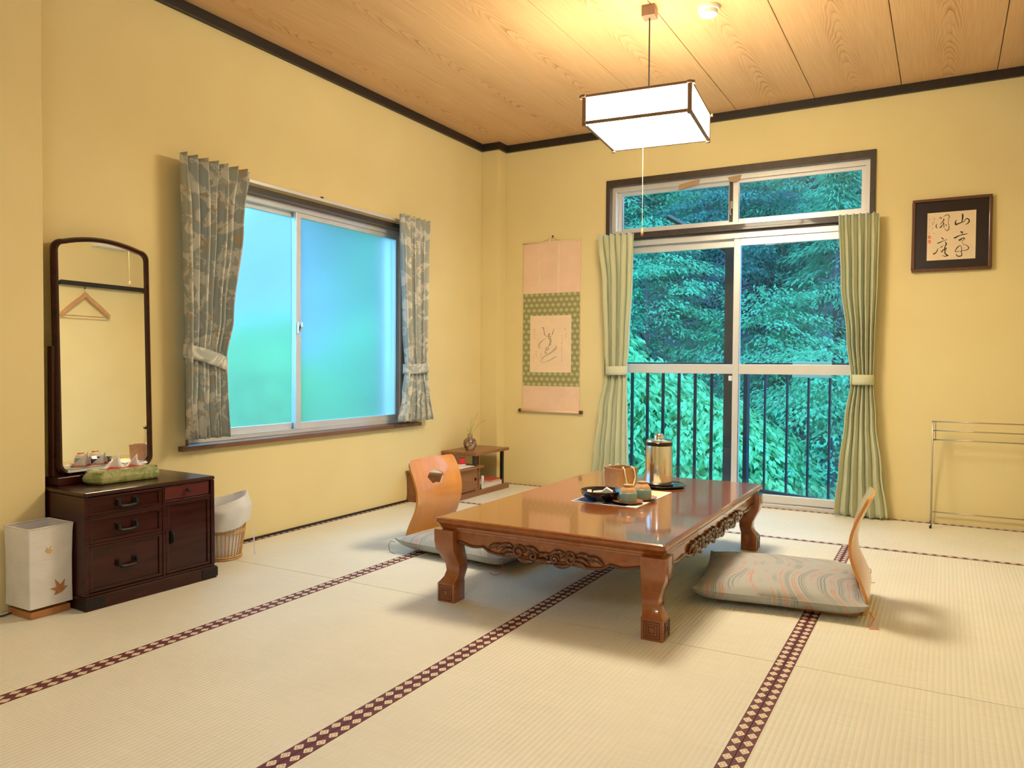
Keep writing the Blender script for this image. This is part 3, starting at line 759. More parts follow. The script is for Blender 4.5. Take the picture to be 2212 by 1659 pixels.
def apron_z(s):
    """underside of the apron, s in -1..1 between the legs"""
    a = abs(s)
    return 0.236-0.012*smoothstep(0.96, 0.78, a)-0.013*smoothstep(0.72, 0.60, a)+0.005*math.exp(-((a-0.68)/0.03)**2)-0.004*math.exp(-(s/0.22)**2)-0.003*math.cos(s*14)
def scroll(mb, cx, cz, R, dirn, flip, yy, turns=1.35, rr=0.0070, map3=None):
    pts, rad = [], []
    for i in range(30):
        t = i/29; a = dirn*(2*PI*turns*t)+(PI if flip else 0); q = R*(1-0.82*t)
        pts.append(map3(cx+q*math.cos(a), cz+q*math.sin(a), yy)); rad.append(rr*(0.55+0.75*t))
    mb.tube(pts, rad, 6)
def leafstroke(mb, p, map3, rr):
    n = 10; pts, rad = [], []
    for i in range(n+1):
        t = i/n
        x = (1-t)**2*p[0][0]+2*t*(1-t)*p[1][0]+t*t*p[2][0]; z = (1-t)**2*p[0][1]+2*t*(1-t)*p[1][1]+t*t*p[2][1]
        pts.append(map3(x, z, 0.005)); rad.append(rr*(0.25+1.0*math.sin(PI*min(1, t*0.85+0.1))))
    mb.tube(pts, rad, 6)
def apron(length, to3, n_motif):
    L2 = length/2
    N = 64
    top = [(L2, 0.283), (-L2, 0.283)]
    bot = [(-L2+length*i/N, apron_z(-1+2*i/N)) for i in range(N+1)]
    mb = MB(); fr = [to3(a, z, 0.0) for a, z in bot]; fr2 = [to3(a, 0.283, 0.0) for a, z in bot]
    bk = [to3(a, z, -0.02) for a, z in bot]; bk2 = [to3(a, 0.283, -0.02) for a, z in bot]
    for i in range(N):
        for q in ((fr, fr2), (bk, bk2), (fr, bk), (fr2, bk2)):
            mb.add([q[0][i], q[0][i+1], q[1][i+1], q[1][i]], [(0, 1, 2, 3)])
    ap = mb.build('apron', 'table_lacquer', T)
    bead = MB().tube([to3(a, z+0.003, 0.002) for a, z in bot], 0.0058, 6)
    bead.build('apron_bead', 'table_carved', ap, smooth=True)
    cv = MB()
    for c, s in n_motif:
        zc = 0.233; q_ = 1.25
        scroll(cv, c, zc, 0.029, s, s < 0, 0.006, map3=to3)
        scroll(cv, c+s*0.060, zc-0.009, 0.019, -s, s > 0, 0.006, map3=to3)
        for (a, b, d) in (((-0.02, 0.012), (-0.045, 0.026), (-0.075, 0.000)), ((-0.018, 0.0), (-0.04, 0.010), (-0.062, -0.012)), ((-0.012, -0.012), (-0.035, -0.004), (-0.052, -0.022)), ((0.02, 0.015), (0.045, 0.022), (0.068, 0.002)), ((-0.05, 0.010), (-0.085, 0.020), (-0.105, -0.006)), ((0.0, -0.018), (0.022, -0.026), (0.05, -0.024)), ((0.055, -0.016), (0.08, -0.02), (0.098, -0.010)), ((0.066, 0.004), (0.085, 0.006), (0.10, -0.008))):
            leafstroke(cv, [(c+s*q[0]*q_, zc+q[1]*q_) for q in (a, b, d)], to3, 0.0082)
    cv.build('carving', 'table_carved', ap, smooth=True)
ya, xa = HY-0.030, HX-0.030
LX, LY = 2*(HX-0.088), 2*(HY-0.088)
apron(LX, lambda a, z, d: (a, -ya-d, z), [(-0.105, 1), (0.105, -1)])
apron(LX, lambda a, z, d: (-a, ya+d, z), [(-0.105, 1), (0.105, -1)])
mo = [(-0.30, 1), (-0.10, 1), (0.10, -1), (0.30, -1)]
apron(LY, lambda a, z, d: (xa+d, a, z), mo)
apron(LY, lambda a, z, d: (-xa-d, -a, z), mo)

# ------------------------------------------------------------------ legless chairs
PROF = [(0.36, 0.006), (0.28, 0.006), (0.16, 0.006), (0.07, 0.007), (0.025, 0.016), (0.003, 0.040), (0.0, 0.075), (0.012, 0.125), (0.032, 0.185), (0.044, 0.245), (0.042, 0.300), (0.026, 0.355), (0.004, 0.405), (-0.014, 0.445)]
def zaisu(label, loc, rz):
    Z = thing('legless_chair', label, 'chair', loc, rz, 'legless chairs at the low table')
    pts = []
    n = 52
    def cr(i):
        t = i/n*(len(PROF)-1); k = min(int(t), len(PROF)-2); s = t-k
        p = [Vector((*PROF[max(0, min(len(PROF)-1, k+j))], 0)) for j in (-1, 0, 1, 2)]
        return 0.5*((2*p[1])+(-p[0]+p[2])*s+(2*p[0]-5*p[1]+4*p[2]-p[3])*s*s+(-p[0]+3*p[1]-3*p[2]+p[3])*s**3)
    P = [cr(i) for i in range(n+1)]
    def W(i):
        z = P[i].y
        wv = 0.193+0.006*math.cos(PI*min(1, max(0, z/0.45))*2)
        if i > n-8: wv -= 0.030*(1-math.sqrt(max(0, 1-((i-(n-8))/8)**2)))
        wv -= 0.045*smoothstep(0.03, 0.012, z)
        if i < 8: wv -= 0.05*(1-math.sqrt(max(0, 1-((8-i)/8)**2)))
        return wv
    def pt(i, s, off):
        a = P[max(0, i-1)]; b = P[min(n, i+1)]; t = (b-a).normalized(); nn = Vector((t.y, -t.x))
        p = P[i]+Vector((nn.x, nn.y, 0))*off
        q = smoothstep(0.05, 0.25, P[i].y)
        return (p.x+0.016*q*s*s, W(i)*s, p.y)
    def shell(i0, i1, name, mat, ns=14):
        mb = MB(); T_ = 0.0052
        A = [[pt(i, -1+2*j/ns, T_) for j in range(ns+1)] for i in range(i0, i1+1)]
        B = [[pt(i, -1+2*j/ns, -T_) for j in range(ns+1)] for i in range(i0, i1+1)]
        m_ = i1-i0
        va = [p for rw in A for p in rw]+[p for rw in B for p in rw]; k = (m_+1)*(ns+1); fs = []
        ix = lambda i, j: i*(ns+1)+j
        for i in range(m_):
            for j in range(ns):
                fs.append((ix(i, j), ix(i, j+1), ix(i+1, j+1), ix(i+1, j))); fs.append((k+ix(i, j), k+ix(i+1, j), k+ix(i+1, j+1), k+ix(i, j+1)))
            for j in (0, ns): fs.append((ix(i, j), ix(i+1, j), k+ix(i+1, j), k+ix(i, j)))
        for j in range(ns):
            for i in (0, m_): fs.append((ix(i, j), ix(i, j+1), k+ix(i, j+1), k+ix(i, j)))
        mb.add(va, fs)
        return mb.build(name, mat, Z)
    sb = shell(0, 16, 'seat_board', 'bent_ply')
    bk = shell(16, n, 'backrest', 'bent_ply')
    # fan shaped hand hole
    fan = []
    for i in range(9):
        a = math.radians(140-100*i/8); fan.append((0.088*math.cos(a)*1.06, 0.300+0.082*math.sin(a)))
    for i in range(5):
        a = math.radians(55+70*i/4); fan.append((0.052*math.cos(a)*1.06, 0.283+0.036*math.sin(a)))
    boolean_diff(bk, MB().prism(fan, 'x', -0.1, 0.15))
    for o in (bk, sb):
        o.data.polygons.foreach_set('use_smooth', [True]*len(o.data.polygons)); o.data.set_sharp_from_angle(angle=math.radians(40))
    return Z
zaisu('orange bent plywood legless chair showing its front and fan-shaped hole', (0.835, -1.955, 0), math.radians(-2))
zaisu('pale bent plywood legless chair seen from its edge beside the long carved apron', (2.908, -1.965, 0), math.radians(180+3))

# ------------------------------------------------------------------ floor cushions
def cushion(label, loc, rz, hx, hy, tassels):
    C = thing('floor_cushion', label, 'cushion', loc, rz, 'floor cushions on the legless chairs')
    N = 26
    def surf(top):
        def fn(a, b):
            uu, vv = -1+2*a, -1+2*b
            uu = math.sin(uu*PI/2)*0.35+uu*0.65; vv = math.sin(vv*PI/2)*0.35+vv*0.65
            x = hx*uu*(1-0.055*(1-vv**2)); y = hy*vv*(1-0.055*(1-uu**2))
            h = ((1-abs(uu)**3.2)*(1-abs(vv)**3.2))**0.55
            wr = 0.0035*math.sin(9*uu+3*vv)*h*(1-h)*2
            corner = 0.012*(abs(uu)*abs(vv))**6
            z = 0.052+corner+(0.058*h+wr if top else -0.047*((1-abs(uu)**9)*(1-abs(vv)**9))**0.5-corner*0.3)
            return (x, y, z)
        return fn
    mb = MB().grid(surf(True), N, N).grid(surf(False), N, N)
    mb.build('cover', 'swirl_brocade', C, smooth=True)
    mb2 = MB()
    edge = [surf(True)(t, 0) for t in [i/20 for i in range(21)]]+[surf(True)(1, i/20) for i in range(1, 21)]+[surf(True)(1-i/20, 1) for i in range(1, 21)]+[surf(True)(0, 1-i/20) for i in range(1, 20)]
    mb2.tube(edge, 0.0022, 5, closed=True).build('seam', 'swirl_brocade', C, smooth=True)
    for (sx, sy), mt, pth in tassels:
        p = Vector((hx*sx, hy*sy, 0.045))
        MB().tube([tuple(p+Vector(q)) for q in pth], 0.0017, 5).build('tassel', mt, C)
cushion('swirl-patterned cushion on the orange chair, half hidden behind the near table leg', (1.165, -1.955, 0.0075), math.radians(-6), 0.325, 0.300,
        [((1, -1), 'tassel_red', [(0, 0, 0), (0.018, -0.01, -0.02), (0.016, -0.02, -0.042), (-0.02, -0.03, -0.052), (-0.05, -0.02, -0.050)]),
         ((-1, -1), 'tassel_grey', [(0, 0, 0), (-0.022, -0.008, 0.005), (-0.032, -0.012, -0.02), (-0.02, -0.014, -0.047), (0.02, -0.02, -0.053)])])
cushion('swirl-patterned cushion on the pale chair, fully open to view from above', (2.575, -1.935, 0.0075), math.radians(8), 0.315, 0.315,
        [((1, -1), 'tassel_red', [(0, 0, 0), (0.012, -0.012, -0.02), (0.0, -0.022, -0.045), (-0.002, -0.03, -0.052), (0.03, -0.025, -0.052)]),
         ((1, 1), 'leaf_brown', [(0, 0, 0), (0.03, 0.004, 0.012), (0.045, 0.002, 0.0), (0.042, -0.006, -0.03), (0.03, -0.012, -0.05), (0.06, -0.012, -0.052)])])

# ------------------------------------------------------------------ things on the table
ZT = TT+0.0005
t = thing('placemat_sheet', 'printed sheet with yellow panel and blue corner lying under the tea things', 'paper', (1.884, -1.925, ZT), math.radians(-1))
MB().box(-0.153, 0.153, -0.230, 0.230, 0, 0.0016).build('sheet', 'white_paper', t, bevel=0.0006)
MB().box(-0.02, 0.140, 0.0, 0.218, 0.0017, 0.0022).build('yellow_panel', 'yellow_card', t)
MB().box(-0.146, -0.045, -0.222, -0.03, 0.0017, 0.0022).build('blue_panel', 'blue_card', t)
MB().box(-0.01, 0.10, -0.224, -0.15, 0.0017, 0.0022).build('navy_panel', 'navy_card', t)
ZS = ZT+0.0022
t = thing('lacquer_bowl', 'shallow black lacquer bowl on the printed sheet', 'bowl', (1.832, -2.055, ZS))
MB().lathe([(0.0, 0.004), (0.058, 0.0), (0.062, 0.002), (0.066, 0.008), (0.086, 0.020), (0.094, 0.044), (0.0905, 0.0445), (0.082, 0.024), (0.058, 0.011), (0.0, 0.009)], 40).build('body', 'lacquer_black', t, smooth=True, auto=50)
for nm, lx, ly, rz, sc, lab in (('paper_packet', 0.008, -0.010, 0.3, 1.0, 'folded white paper packet at the middle of the black bowl'), ('paper_packet', -0.056, -0.008, 1.9, 0.62, 'small white paper packet against the rim of the black bowl')):
    k = thing(nm, lab, 'packet', (1.832+lx, -2.055+ly, ZS+0.0115), rz)
    MB().prism([(-0.042*sc, 0.0), (0.042*sc, 0.0), (0.046*sc, 0.030*sc), (0.018*sc, 0.046*sc), (0.0, 0.030*sc), (-0.04*sc, 0.026*sc)], 'y', -0.016*sc, 0.016*sc).build('wrapper', 'tissue_white', k, bevel=0.002)
for (cx, cy, lab1, lab2) in ((1.964, -2.075, 'upturned teal and clay teacup beside the black bowl', 'orange-brown saucer beside the black bowl'), (1.986, -1.957, 'upturned teal and clay teacup beside the tea basket', 'orange-brown saucer beside the tea basket')):
    s = thing('saucer', lab2, 'saucer', (cx, cy, ZS), 0, 'two saucers')
    MB().lathe([(0.0, 0.001), (0.040, 0.0), (0.043, 0.003), (0.062, 0.0085), (0.066, 0.0105), (0.0655, 0.012), (0.058, 0.0105), (0.040, 0.0065), (0.0, 0.006)], 36).build('dish', 'saucer_wood', s, smooth=True, auto=60)
    MB().lathe([(0.0405, -0.0002), (0.042, 0.0018), (0.060, 0.0072), (0.0595, 0.0066), (0.0425, 0.0006)], 36).build('underside', 'lacquer_black', s, smooth=True)
    c = thing('teacup', lab1, 'cup', (cx, cy, ZS+0.0068), 0, 'two upturned teacups')
    MB().lathe([(0.0375, 0.002), (0.0395, 0.0), (0.0412, 0.002), (0.0415, 0.018), (0.0395, 0.036), (0.0365, 0.043)], 36).build('glaze', 'celadon', c, smooth=True)
    MB().lathe([(0.0367, 0.0425), (0.034, 0.050), (0.027, 0.060), (0.0215, 0.0635), (0.0195, 0.066), (0.0205, 0.0715), (0.0195, 0.0735), (0.016, 0.0735), (0.0145, 0.070), (0.0, 0.069)], 36).build('clay_foot', 'clay', c, smooth=True, auto=50)
    MB().lathe([(0.0207, 0.0695), (0.0214, 0.0715), (0.0205, 0.0738), (0.018, 0.0742)], 36).build('foot_ring', 'clay', c, smooth=True)
# tea basket
t = thing('tea_basket', 'tan cardboard-like tea basket with white cord handles', 'basket', (1.802, -1.745, ZT), math.radians(-27))
def sq(h, z, q=0.012): return [(x, y, z) for x, y in rrect(h, h*1.08, q, 3)]
MB().loft([sq(0.050, 0.0), sq(0.053, 0.01), sq(0.056, 0.06), sq(0.056, 0.098), sq(0.0585, 0.103), sq(0.0585, 0.110), sq(0.053, 0.110), sq(0.053, 0.03), sq(0.050, 0.008)]).build('body', 'basket_card', t, smooth=True, auto=40)
for sgn in (-1, 1):
    q = sgn*0.0625
    MB().tube([(sgn*0.050, -0.030, 0.112), (sgn*0.060, -0.032, 0.108), (q, -0.031, 0.085), (q+sgn*0.004, -0.024, 0.045), (q+sgn*0.006, -0.004, 0.026), (q+sgn*0.006, 0.020, 0.032), (q+sgn*0.003, 0.033, 0.066), (q, 0.030, 0.092), (sgn*0.059, 0.026, 0.109), (sgn*0.050, 0.024, 0.113)], 0.0036, 7).build('cord_handle', 'rope_white', t, smooth=True)
    for yy in (-0.030, 0.024): MB().lathe([(0.0, -0.004), (0.005, 0), (0.004, 0.008), (0, 0.010)], 8, (sgn*0.048, yy, 0.110)).build('knot', 'rope_white', t, smooth=True)
# thermos on a tray
t = thing('round_tray', 'round dark green tray under the steel flask', 'tray', (1.938, -1.535, ZT))
MB().lathe([(0.0, 0.0), (0.098, 0.0), (0.113, 0.006), (0.116, 0.013), (0.113, 0.0135), (0.108, 0.0085), (0.0, 0.006)], 48).build('dish', 'lacquer_green', t, smooth=True, auto=50)
t = thing('vacuum_flask', 'brushed steel vacuum flask with black collar and domed lid', 'flask', (1.924, -1.545, ZT+0.0062), math.radians(-76))
MB().lathe([(0.0, 0.0), (0.068, 0.0), (0.0705, 0.004), (0.0705, 0.009), (0.0, 0.009)], 48).build('base_ring', 'plastic_black', t, smooth=True, auto=40)
MB().lathe([(0.0, 0.008), (0.0695, 0.009), (0.070, 0.012), (0.0665, 0.120), (0.0632, 0.192), (0.0625, 0.197), (0.0, 0.197)], 64).build('body', 'brushed_steel', t, smooth=True, auto=40)
MB().lathe([(0.0, 0.196), (0.0630, 0.197), (0.0635, 0.200), (0.0630, 0.214), (0.0, 0.214)], 64).build('collar', 'plastic_black', t, smooth=True, auto=40)
ld = MB().lathe([(0.0, 0.213), (0.0620, 0.214), (0.0630, 0.217), (0.0600, 0.224), (0.050, 0.228), (0.030, 0.231), (0.0, 0.232)], 64).build('lid', 'chrome', t, smooth=True, auto=40)
MB().lathe([(0.026, 0.229), (0.025, 0.238), (0.021, 0.249), (0.014, 0.256), (0.0, 0.2585)], 32).build('lid_knob', 'chrome', ld, smooth=True)
MB().loft([[(0.050, -0.012, 0.205), (0.050, 0.012, 0.205), (0.050, 0.012, 0.224), (0.050, -0.012, 0.224)], [(0.076, -0.007, 0.212), (0.076, 0.007, 0.212), (0.076, 0.007, 0.222), (0.076, -0.007, 0.222)]]).build('spout', 'chrome', t, bevel=0.002)
MB().tube([(-0.058, 0, 0.190), (-0.092, 0, 0.188), (-0.100, 0, 0.150), (-0.096, 0, 0.075), (-0.066, 0, 0.060)], 0.008, 8).build('handle', 'plastic_black', t, smooth=True)

# ------------------------------------------------------------------ low television stand in the corner
S = thing('low_stand', 'low brown wooden stand with cupboard and raised shelf in the corner', 'stand', (0.156, -0.625, 0))
wd = 'stand_wood'
MB().box(-0.148, 0.142, -0.440, 0.440, 0, 0.038).build('plinth', wd, S, bevel=0.003)
bd = MB().box(-0.148, 0.128, -0.435, -0.420, 0.038, 0.196).box(-0.148, 0.128, 0.030, 0.045, 0.038, 0.196).box(-0.148, -0.14, -0.420, 0.030, 0.038, 0.196).box(0.100, 0.128, -0.02, 0.030, 0.038, 0.052).build('cupboard_body', wd, S, bevel=0.002)
MB().box(-0.150, 0.148, -0.455, 0.072, 0.196, 0.211).build('cupboard_top', wd, S, bevel=0.003)
d1 = MB().box(0.096, 0.106, -0.418, -0.19, 0.042, 0.194).build('sliding_door', wd, S, bevel=0.002)
d2 = MB().box(0.112, 0.122, -0.205, 0.028, 0.042, 0.194).build('sliding_door', wd, S, bevel=0.002)
for d, yy, xx in ((d1, -0.38, 0.106), (d2, -0.005, 0.122)):
    mb = MB().lathe([(0.0, 0.0), (0.006, 0.0), (0.009, 0.0015), (0.0105, 0.0018), (0.0112, 0.0)], 20)
    mb.v = [(xx+z, yy+x, 0.118+y) for x, y, z in mb.v]
    mb.build('door_pull', 'iron_black', d, smooth=True)
MB().box(-0.150, 0.142, -0.035, 0.440, 0.284, 0.306).build('raised_shelf', wd, S, bevel=0.004)
for yy in (0.0, 0.385): MB().box(0.098, 0.122, yy-0.011, yy+0.011, 0.211 if yy < 0.05 else 0.038, 0.284).build('shelf_post', 'plastic_black', S, bevel=0.002)
MB().box(-0.142, -0.120, -0.02, 0.01, 0.211, 0.284).build('shelf_bracket', wd, S)
MB().box(-0.142, -0.120, 0.40, 0.43, 0.038, 0.284).build('shelf_bracket', wd, S)
o = MB().box(-0.135, 0.120, -0.21, 0.21, 0, 0.0015).build('table_runner', 'white_paper', None, (0.158, -0.845, 0.2115)); tag(o, 'white paper sheet laid on the low cupboard top', 'paper')
t = thing('red_cup', 'small red cup under the raised corner shelf', 'cup', (0.185, -0.665, 0.2135))
MB().lathe([(0.0, 0.0), (0.026, 0.0), (0.028, 0.004), (0.0245, 0.052), (0.022, 0.052), (0.022, 0.01), (0, 0.008)], 24).build('body', 'red_plastic', t, smooth=True, auto=50)
MB().lathe([(0.0262, 0.0005), (0.0286, 0.002), (0.0282, 0.009), (0.0268, 0.0095)], 24).build('base_band', 'plastic_white', t, smooth=True)
# books and remote on the plinth
def book(name, label, mat, x0, x1, y0, y1, z0, z1, rz=0):
    t = thing(name, label, 'book', ((x0+x1)/2, (y0+y1)/2, z0), rz)
    hx, hy, h = (x1-x0)/2, (y1-y0)/2, z1-z0
    MB().box(-hx, hx, -hy, hy, 0, 0.002).box(-hx, hx, -hy, hy, h-0.002, h).box(-hx, -hx+0.002, -hy, hy, 0.002, h-0.002).build('cover', mat, t)
    MB().box(-hx+0.002, hx-0.003, -hy+0.003, hy-0.003, 0.002, h-0.002).build('pages', 'book_white', t)
book('telephone_book', 'thick white-paged book at the bottom of the stand pile', 'book_white', 0.075, 0.275, -0.52, -0.215, 0.0385, 0.066)
book('booklet', 'red-covered booklet near the front of the pile', 'book_red', 0.10, 0.265, -0.40, -0.23, 0.0665, 0.077, 0.05)
book('notebook', 'cream notebook at the back of the pile on the stand', 'book_cream', 0.06, 0.18, -0.54, -0.41, 0.0665, 0.080, -0.2)
t = thing('remote_control', 'slim white remote leaning on the cupboard end', 'remote', (0.285, -0.548, 0.0385), 0.1)
MB().box(-0.008, 0.008, -0.011, 0.011, 0, 0.095).build('body', 'plastic_white', t, bevel=0.004)
MB().box(0.0082, 0.0092, -0.003, 0.003, 0.02, 0.06).build('strap', 'tape_tan', t)
# vase
t = thing('bud_vase', 'round mottled brown bud vase on the raised shelf', 'vase', (0.150, -0.505, 0.306))
MB().lathe([(0.0, 0.0), (0.026, 0.0), (0.030, 0.006), (0.043, 0.024), (0.049, 0.045), (0.046, 0.066), (0.032, 0.085), (0.019, 0.094), (0.017, 0.104), (0.021, 0.114), (0.017, 0.114), (0.013, 0.10), (0.012, 0.08), (0, 0.06)], 36).build('body', 'mottled_glaze', t, smooth=True, auto=60)
t = thing('flower_sprig', 'thin white wildflower stems in the bud vase', 'flowers', (0.150, -0.505, 0.306))
rn = random.Random(3)
for i, (dx, dy, h, fl) in enumerate(((0.01, -0.01, 0.20, 0), (-0.012, -0.02, 0.165, 0), (0.02, 0.02, 0.19, 0), (0.03, 0.06, 0.27, 1), (0.05, 0.135, 0.215, 1), (0.0, 0.03, 0.235, 1), (-0.01, -0.04, 0.15, 0))):
    MB().tube([(0, 0, 0.075), (dx*0.1, dy*0.1, 0.115), (dx*0.5, dy*0.5, 0.115+(h-0.115)*0.65), (dx, dy, h)], 0.0009, 5).build('stem', 'stem_green', t)
    if fl:
        fm = MB()
        for k in range(5):
            a = 2*PI*k/5
            leaf(fm, Vector((dx, dy, h)), Vector((math.cos(a), math.sin(a), 0.4)).normalized(), Vector((0, 0, 1)), 0.011, 0.008)
        fm.build('petals', 'petal_white', t)
# ------------------------------------------------------------------ dressing cabinet with mirror
DZ = 0.441
D = thing('dressing_cabinet', 'dark red-brown dressing cabinet with drawers and tall mirror', 'cabinet', (0.212, -3.234, 0), math.radians(-2.4))
dc = 'dark_cabinet'
FX = 0.186
MB().box(-0.195, FX+0.010, -0.283, 0.287, 0, 0.052).build('plinth', dc, D, bevel=0.003)
MB().box(-0.195, FX, -0.278, 0.282, 0.052, 0.062).box(-0.195, FX, -0.278, -0.262, 0.062, 0.424).box(-0.195, FX, 0.266, 0.282, 0.062, 0.424).box(-0.195, -0.185, -0.262, 0.266, 0.062, 0.424).box(-0.185, FX-0.002, 0.040, 0.053, 0.062, 0.424).box(-0.185, FX-0.002, -0.262, 0.040, 0.236, 0.246).box(-0.185, FX-0.002, -0.262, 0.040, 0.342, 0.351).box(-0.185, FX-0.002, 0.053, 0.266, 0.354, 0.364).build('carcase', dc, D, bevel=0.002)
MB().box(-0.197, FX+0.004, -0.281, 0.285, 0.424, DZ).build('cabinet_top', dc, D, bevel=0.008, seg=3)
def drawer(y0, y1, z0, z1, name, mat, raised=True):
    mb = MB().box(FX-0.030, FX-0.009, y0, y1, z0, z1)
    if raised:
        b = 0.012
        mb.box(FX-0.010, FX-0.003, y0, y1, z0, z0+b).box(FX-0.010, FX-0.003, y0, y1, z1-b*0.8, z1).box(FX-0.010, FX-0.003, y0, y0+b*1.2, z0+b, z1-b*0.8).box(FX-0.010, FX-0.003, y1-b*1.2, y1, z0+b, z1-b*0.8)
    return mb.build(name, mat, D, bevel=0.0025)
def bail(parent, y, z):
    mb = MB()
    for s in (-1, 1): mb.box(FX-0.0095, FX-0.005, y+s*0.034-0.010, y+s*0.034+0.010, z-0.004, z+0.019).box(FX-0.006, FX+0.006, y+s*0.036-0.004, y+s*0.036+0.004, z+0.004, z+0.012)
    mb.tube([(FX+0.003, y-0.036, z+0.008), (FX+0.006, y-0.037, z-0.004), (FX+0.007, y-0.028, z-0.012), (FX+0.007, y, z-0.014), (FX+0.007, y+0.028, z-0.012), (FX+0.006, y+0.037, z-0.004), (FX+0.003, y+0.036, z+0.008)], 0.0068, 8)
    mb.build('bail_handle', 'iron_black', parent, bevel=0.001)
for z0_, z1_ in ((0.352, 0.422), (0.247, 0.341), (0.064, 0.235)):
    dr = drawer(-0.260, 0.038, z0_, z1_, 'drawer', dc)
    bail(dr, -0.112, (z0_+z1_)/2+(0.004 if z1_ < 0.3 else 0.0))
dr = drawer(0.055, 0.264, 0.366, 0.422, 'small_drawer', 'red_drawer', False)
mb = MB().lathe([(0.0, 0), (0.005, 0), (0.0045, 0.008), (0.009, 0.012), (0.009, 0.017), (0.0, 0.019)], 16)
mb.v = [(FX-0.009+z, 0.155+x, 0.396+y) for x, y, z in mb.v]; mb.build('knob', 'iron_black', dr, smooth=True)
dr = drawer(0.055, 0.264, 0.064, 0.353, 'cupboard_door', dc)
MB().box(FX-0.010, FX+0.001, 0.074, 0.087, 0.185, 0.238).tube([(FX+0.001, 0.0805, 0.192), (FX+0.008, 0.0805, 0.200), (FX+0.008, 0.0805, 0.226), (FX+0.001, 0.0805, 0.233)], 0.0045, 8).build('door_pull', 'iron_black', dr, bevel=0.001)
for s in (-1, 1):
    ye = -0.283 if s < 0 else 0.287
    MB().box(FX+0.009, FX+0.0125, min(ye, ye-s*0.075), max(ye, ye-s*0.075), 0.008, 0.046).box(FX-0.05, FX+0.0125, min(ye, ye+s*0.003), max(ye, ye+s*0.003), 0.008, 0.046).build('corner_bracket', 'iron_black', D, bevel=0.001)
# mirror: authored in its own plane (local y across, z up, +x towards the room)
MR = (0, math.radians(-1.29), math.radians(4.1))
ML = (-0.105, -0.013, 0)
hw, zb, zt, rise = 0.214, 0.476, 1.418, 0.026
def mpath(inset, n=6):
    w_ = hw-inset; b_ = zb+inset; t_ = zt-inset; rc = 0.040-inset*0.6
    pts = []
    for i in range(n+1):
        a = PI+PI/2*i/n; pts.append((-w_+rc+rc*math.cos(a), b_+rc+rc*math.sin(a)))
    for i in range(n+1):
        a = -PI/2+PI/2*i/n; pts.append((w_-rc+rc*math.cos(a), b_+rc+rc*math.sin(a)))
    for i in range(n+1):
        a = PI/2*i/n; pts.append((w_-rc+rc*math.cos(a), t_-rc+rc*math.sin(a)))
    for i in range(1, 12):
        s = 1-2*i/12; pts.append(((w_-rc)*s, t_+rise*(1-s*s)))
    for i in range(n+1):
        a = PI/2+PI/2*i/n; pts.append((-w_+rc+rc*math.cos(a), t_-rc+rc*math.sin(a)))
    return pts
outer, mid_, inner = mpath(0.0), mpath(0.009), mpath(0.019)
rings = []
for pa, xx in ((outer, -0.012), (outer, 0.004), (mid_, 0.013), (inner, 0.008), (inner, -0.012)):
    rings.append([(xx, p[0], p[1]) for p in pa])
n_ = len(outer); fm = MB()
fm.v = [p for rg in rings for p in rg]
fm.f = [(i*n_+j, i*n_+(j+1) % n_, ((i+1) % 5)*n_+(j+1) % n_, ((i+1) % 5)*n_+j) for i in range(5) for j in range(n_)]
fr = fm.build('mirror_frame', dc, D, ML, MR, smooth=True, auto=50)
gl = MB(); gl.add([(0.0, p[0], p[1]) for p in inner], [tuple(range(len(inner)))])
gl.build('mirror_glass', 'mirror_glass', fr)
MB().prism(mpath(0.002), 'x', -0.018, -0.0125).build('back_board', dc, fr)
MB().box(-0.062, 0.022, -0.232, 0.215, DZ+0.0005, 0.474).box(-0.050, -0.019, -0.226, -0.196, 0.474, 0.99).build('mirror_stand', dc, D, (ML[0], ML[1], 0), (0, 0, MR[2]), bevel=0.003)

# tissue box cover
t = thing('tissue_cover', 'green brocade tissue box cover with pointed ends', 'tissue box', (0.196, -3.243, DZ+0.0005), math.radians(-4))
def hexa(wx, wy, ty, z): return [(wx, -wy, z), (wx, wy, z), (0.0, ty, z), (-wx, wy, z), (-wx, -wy, z), (0.0, -ty, z)]
MB().loft([hexa(0.062, 0.118, 0.140, 0.0), hexa(0.066, 0.122, 0.160, 0.012), hexa(0.066, 0.122, 0.166, 0.026), hexa(0.060, 0.116, 0.140, 0.047), hexa(0.054, 0.108, 0.118, 0.052)]).build('cover', 'green_brocade', t, bevel=0.005)
MB().box(-0.020, 0.020, -0.085, 0.085, 0.0515, 0.0535).build('red_lining', 'red_paper', t)
for yy, sc, lab in ((-0.046, 1.15, 'taller white tissue peak rising from the green cover'), (0.040, 0.95, 'shorter white tissue peak rising from the green cover')):
    k = thing('tissue', lab, 'tissue', (0.196, -3.243+yy, DZ+0.0545), math.radians(-4))
    MB().grid(lambda a, b: (0.018*math.sin(a*9+b*2)*(1-b)*0.8, (-0.045+0.09*a)*sc*(1-b)**1.1+0.028*b*sc, 0.052*sc*b*(0.85+0.15*math.sin(5*a))), 14, 8).build('sheet', 'tissue_white', k, smooth=True, solid=0.0012)

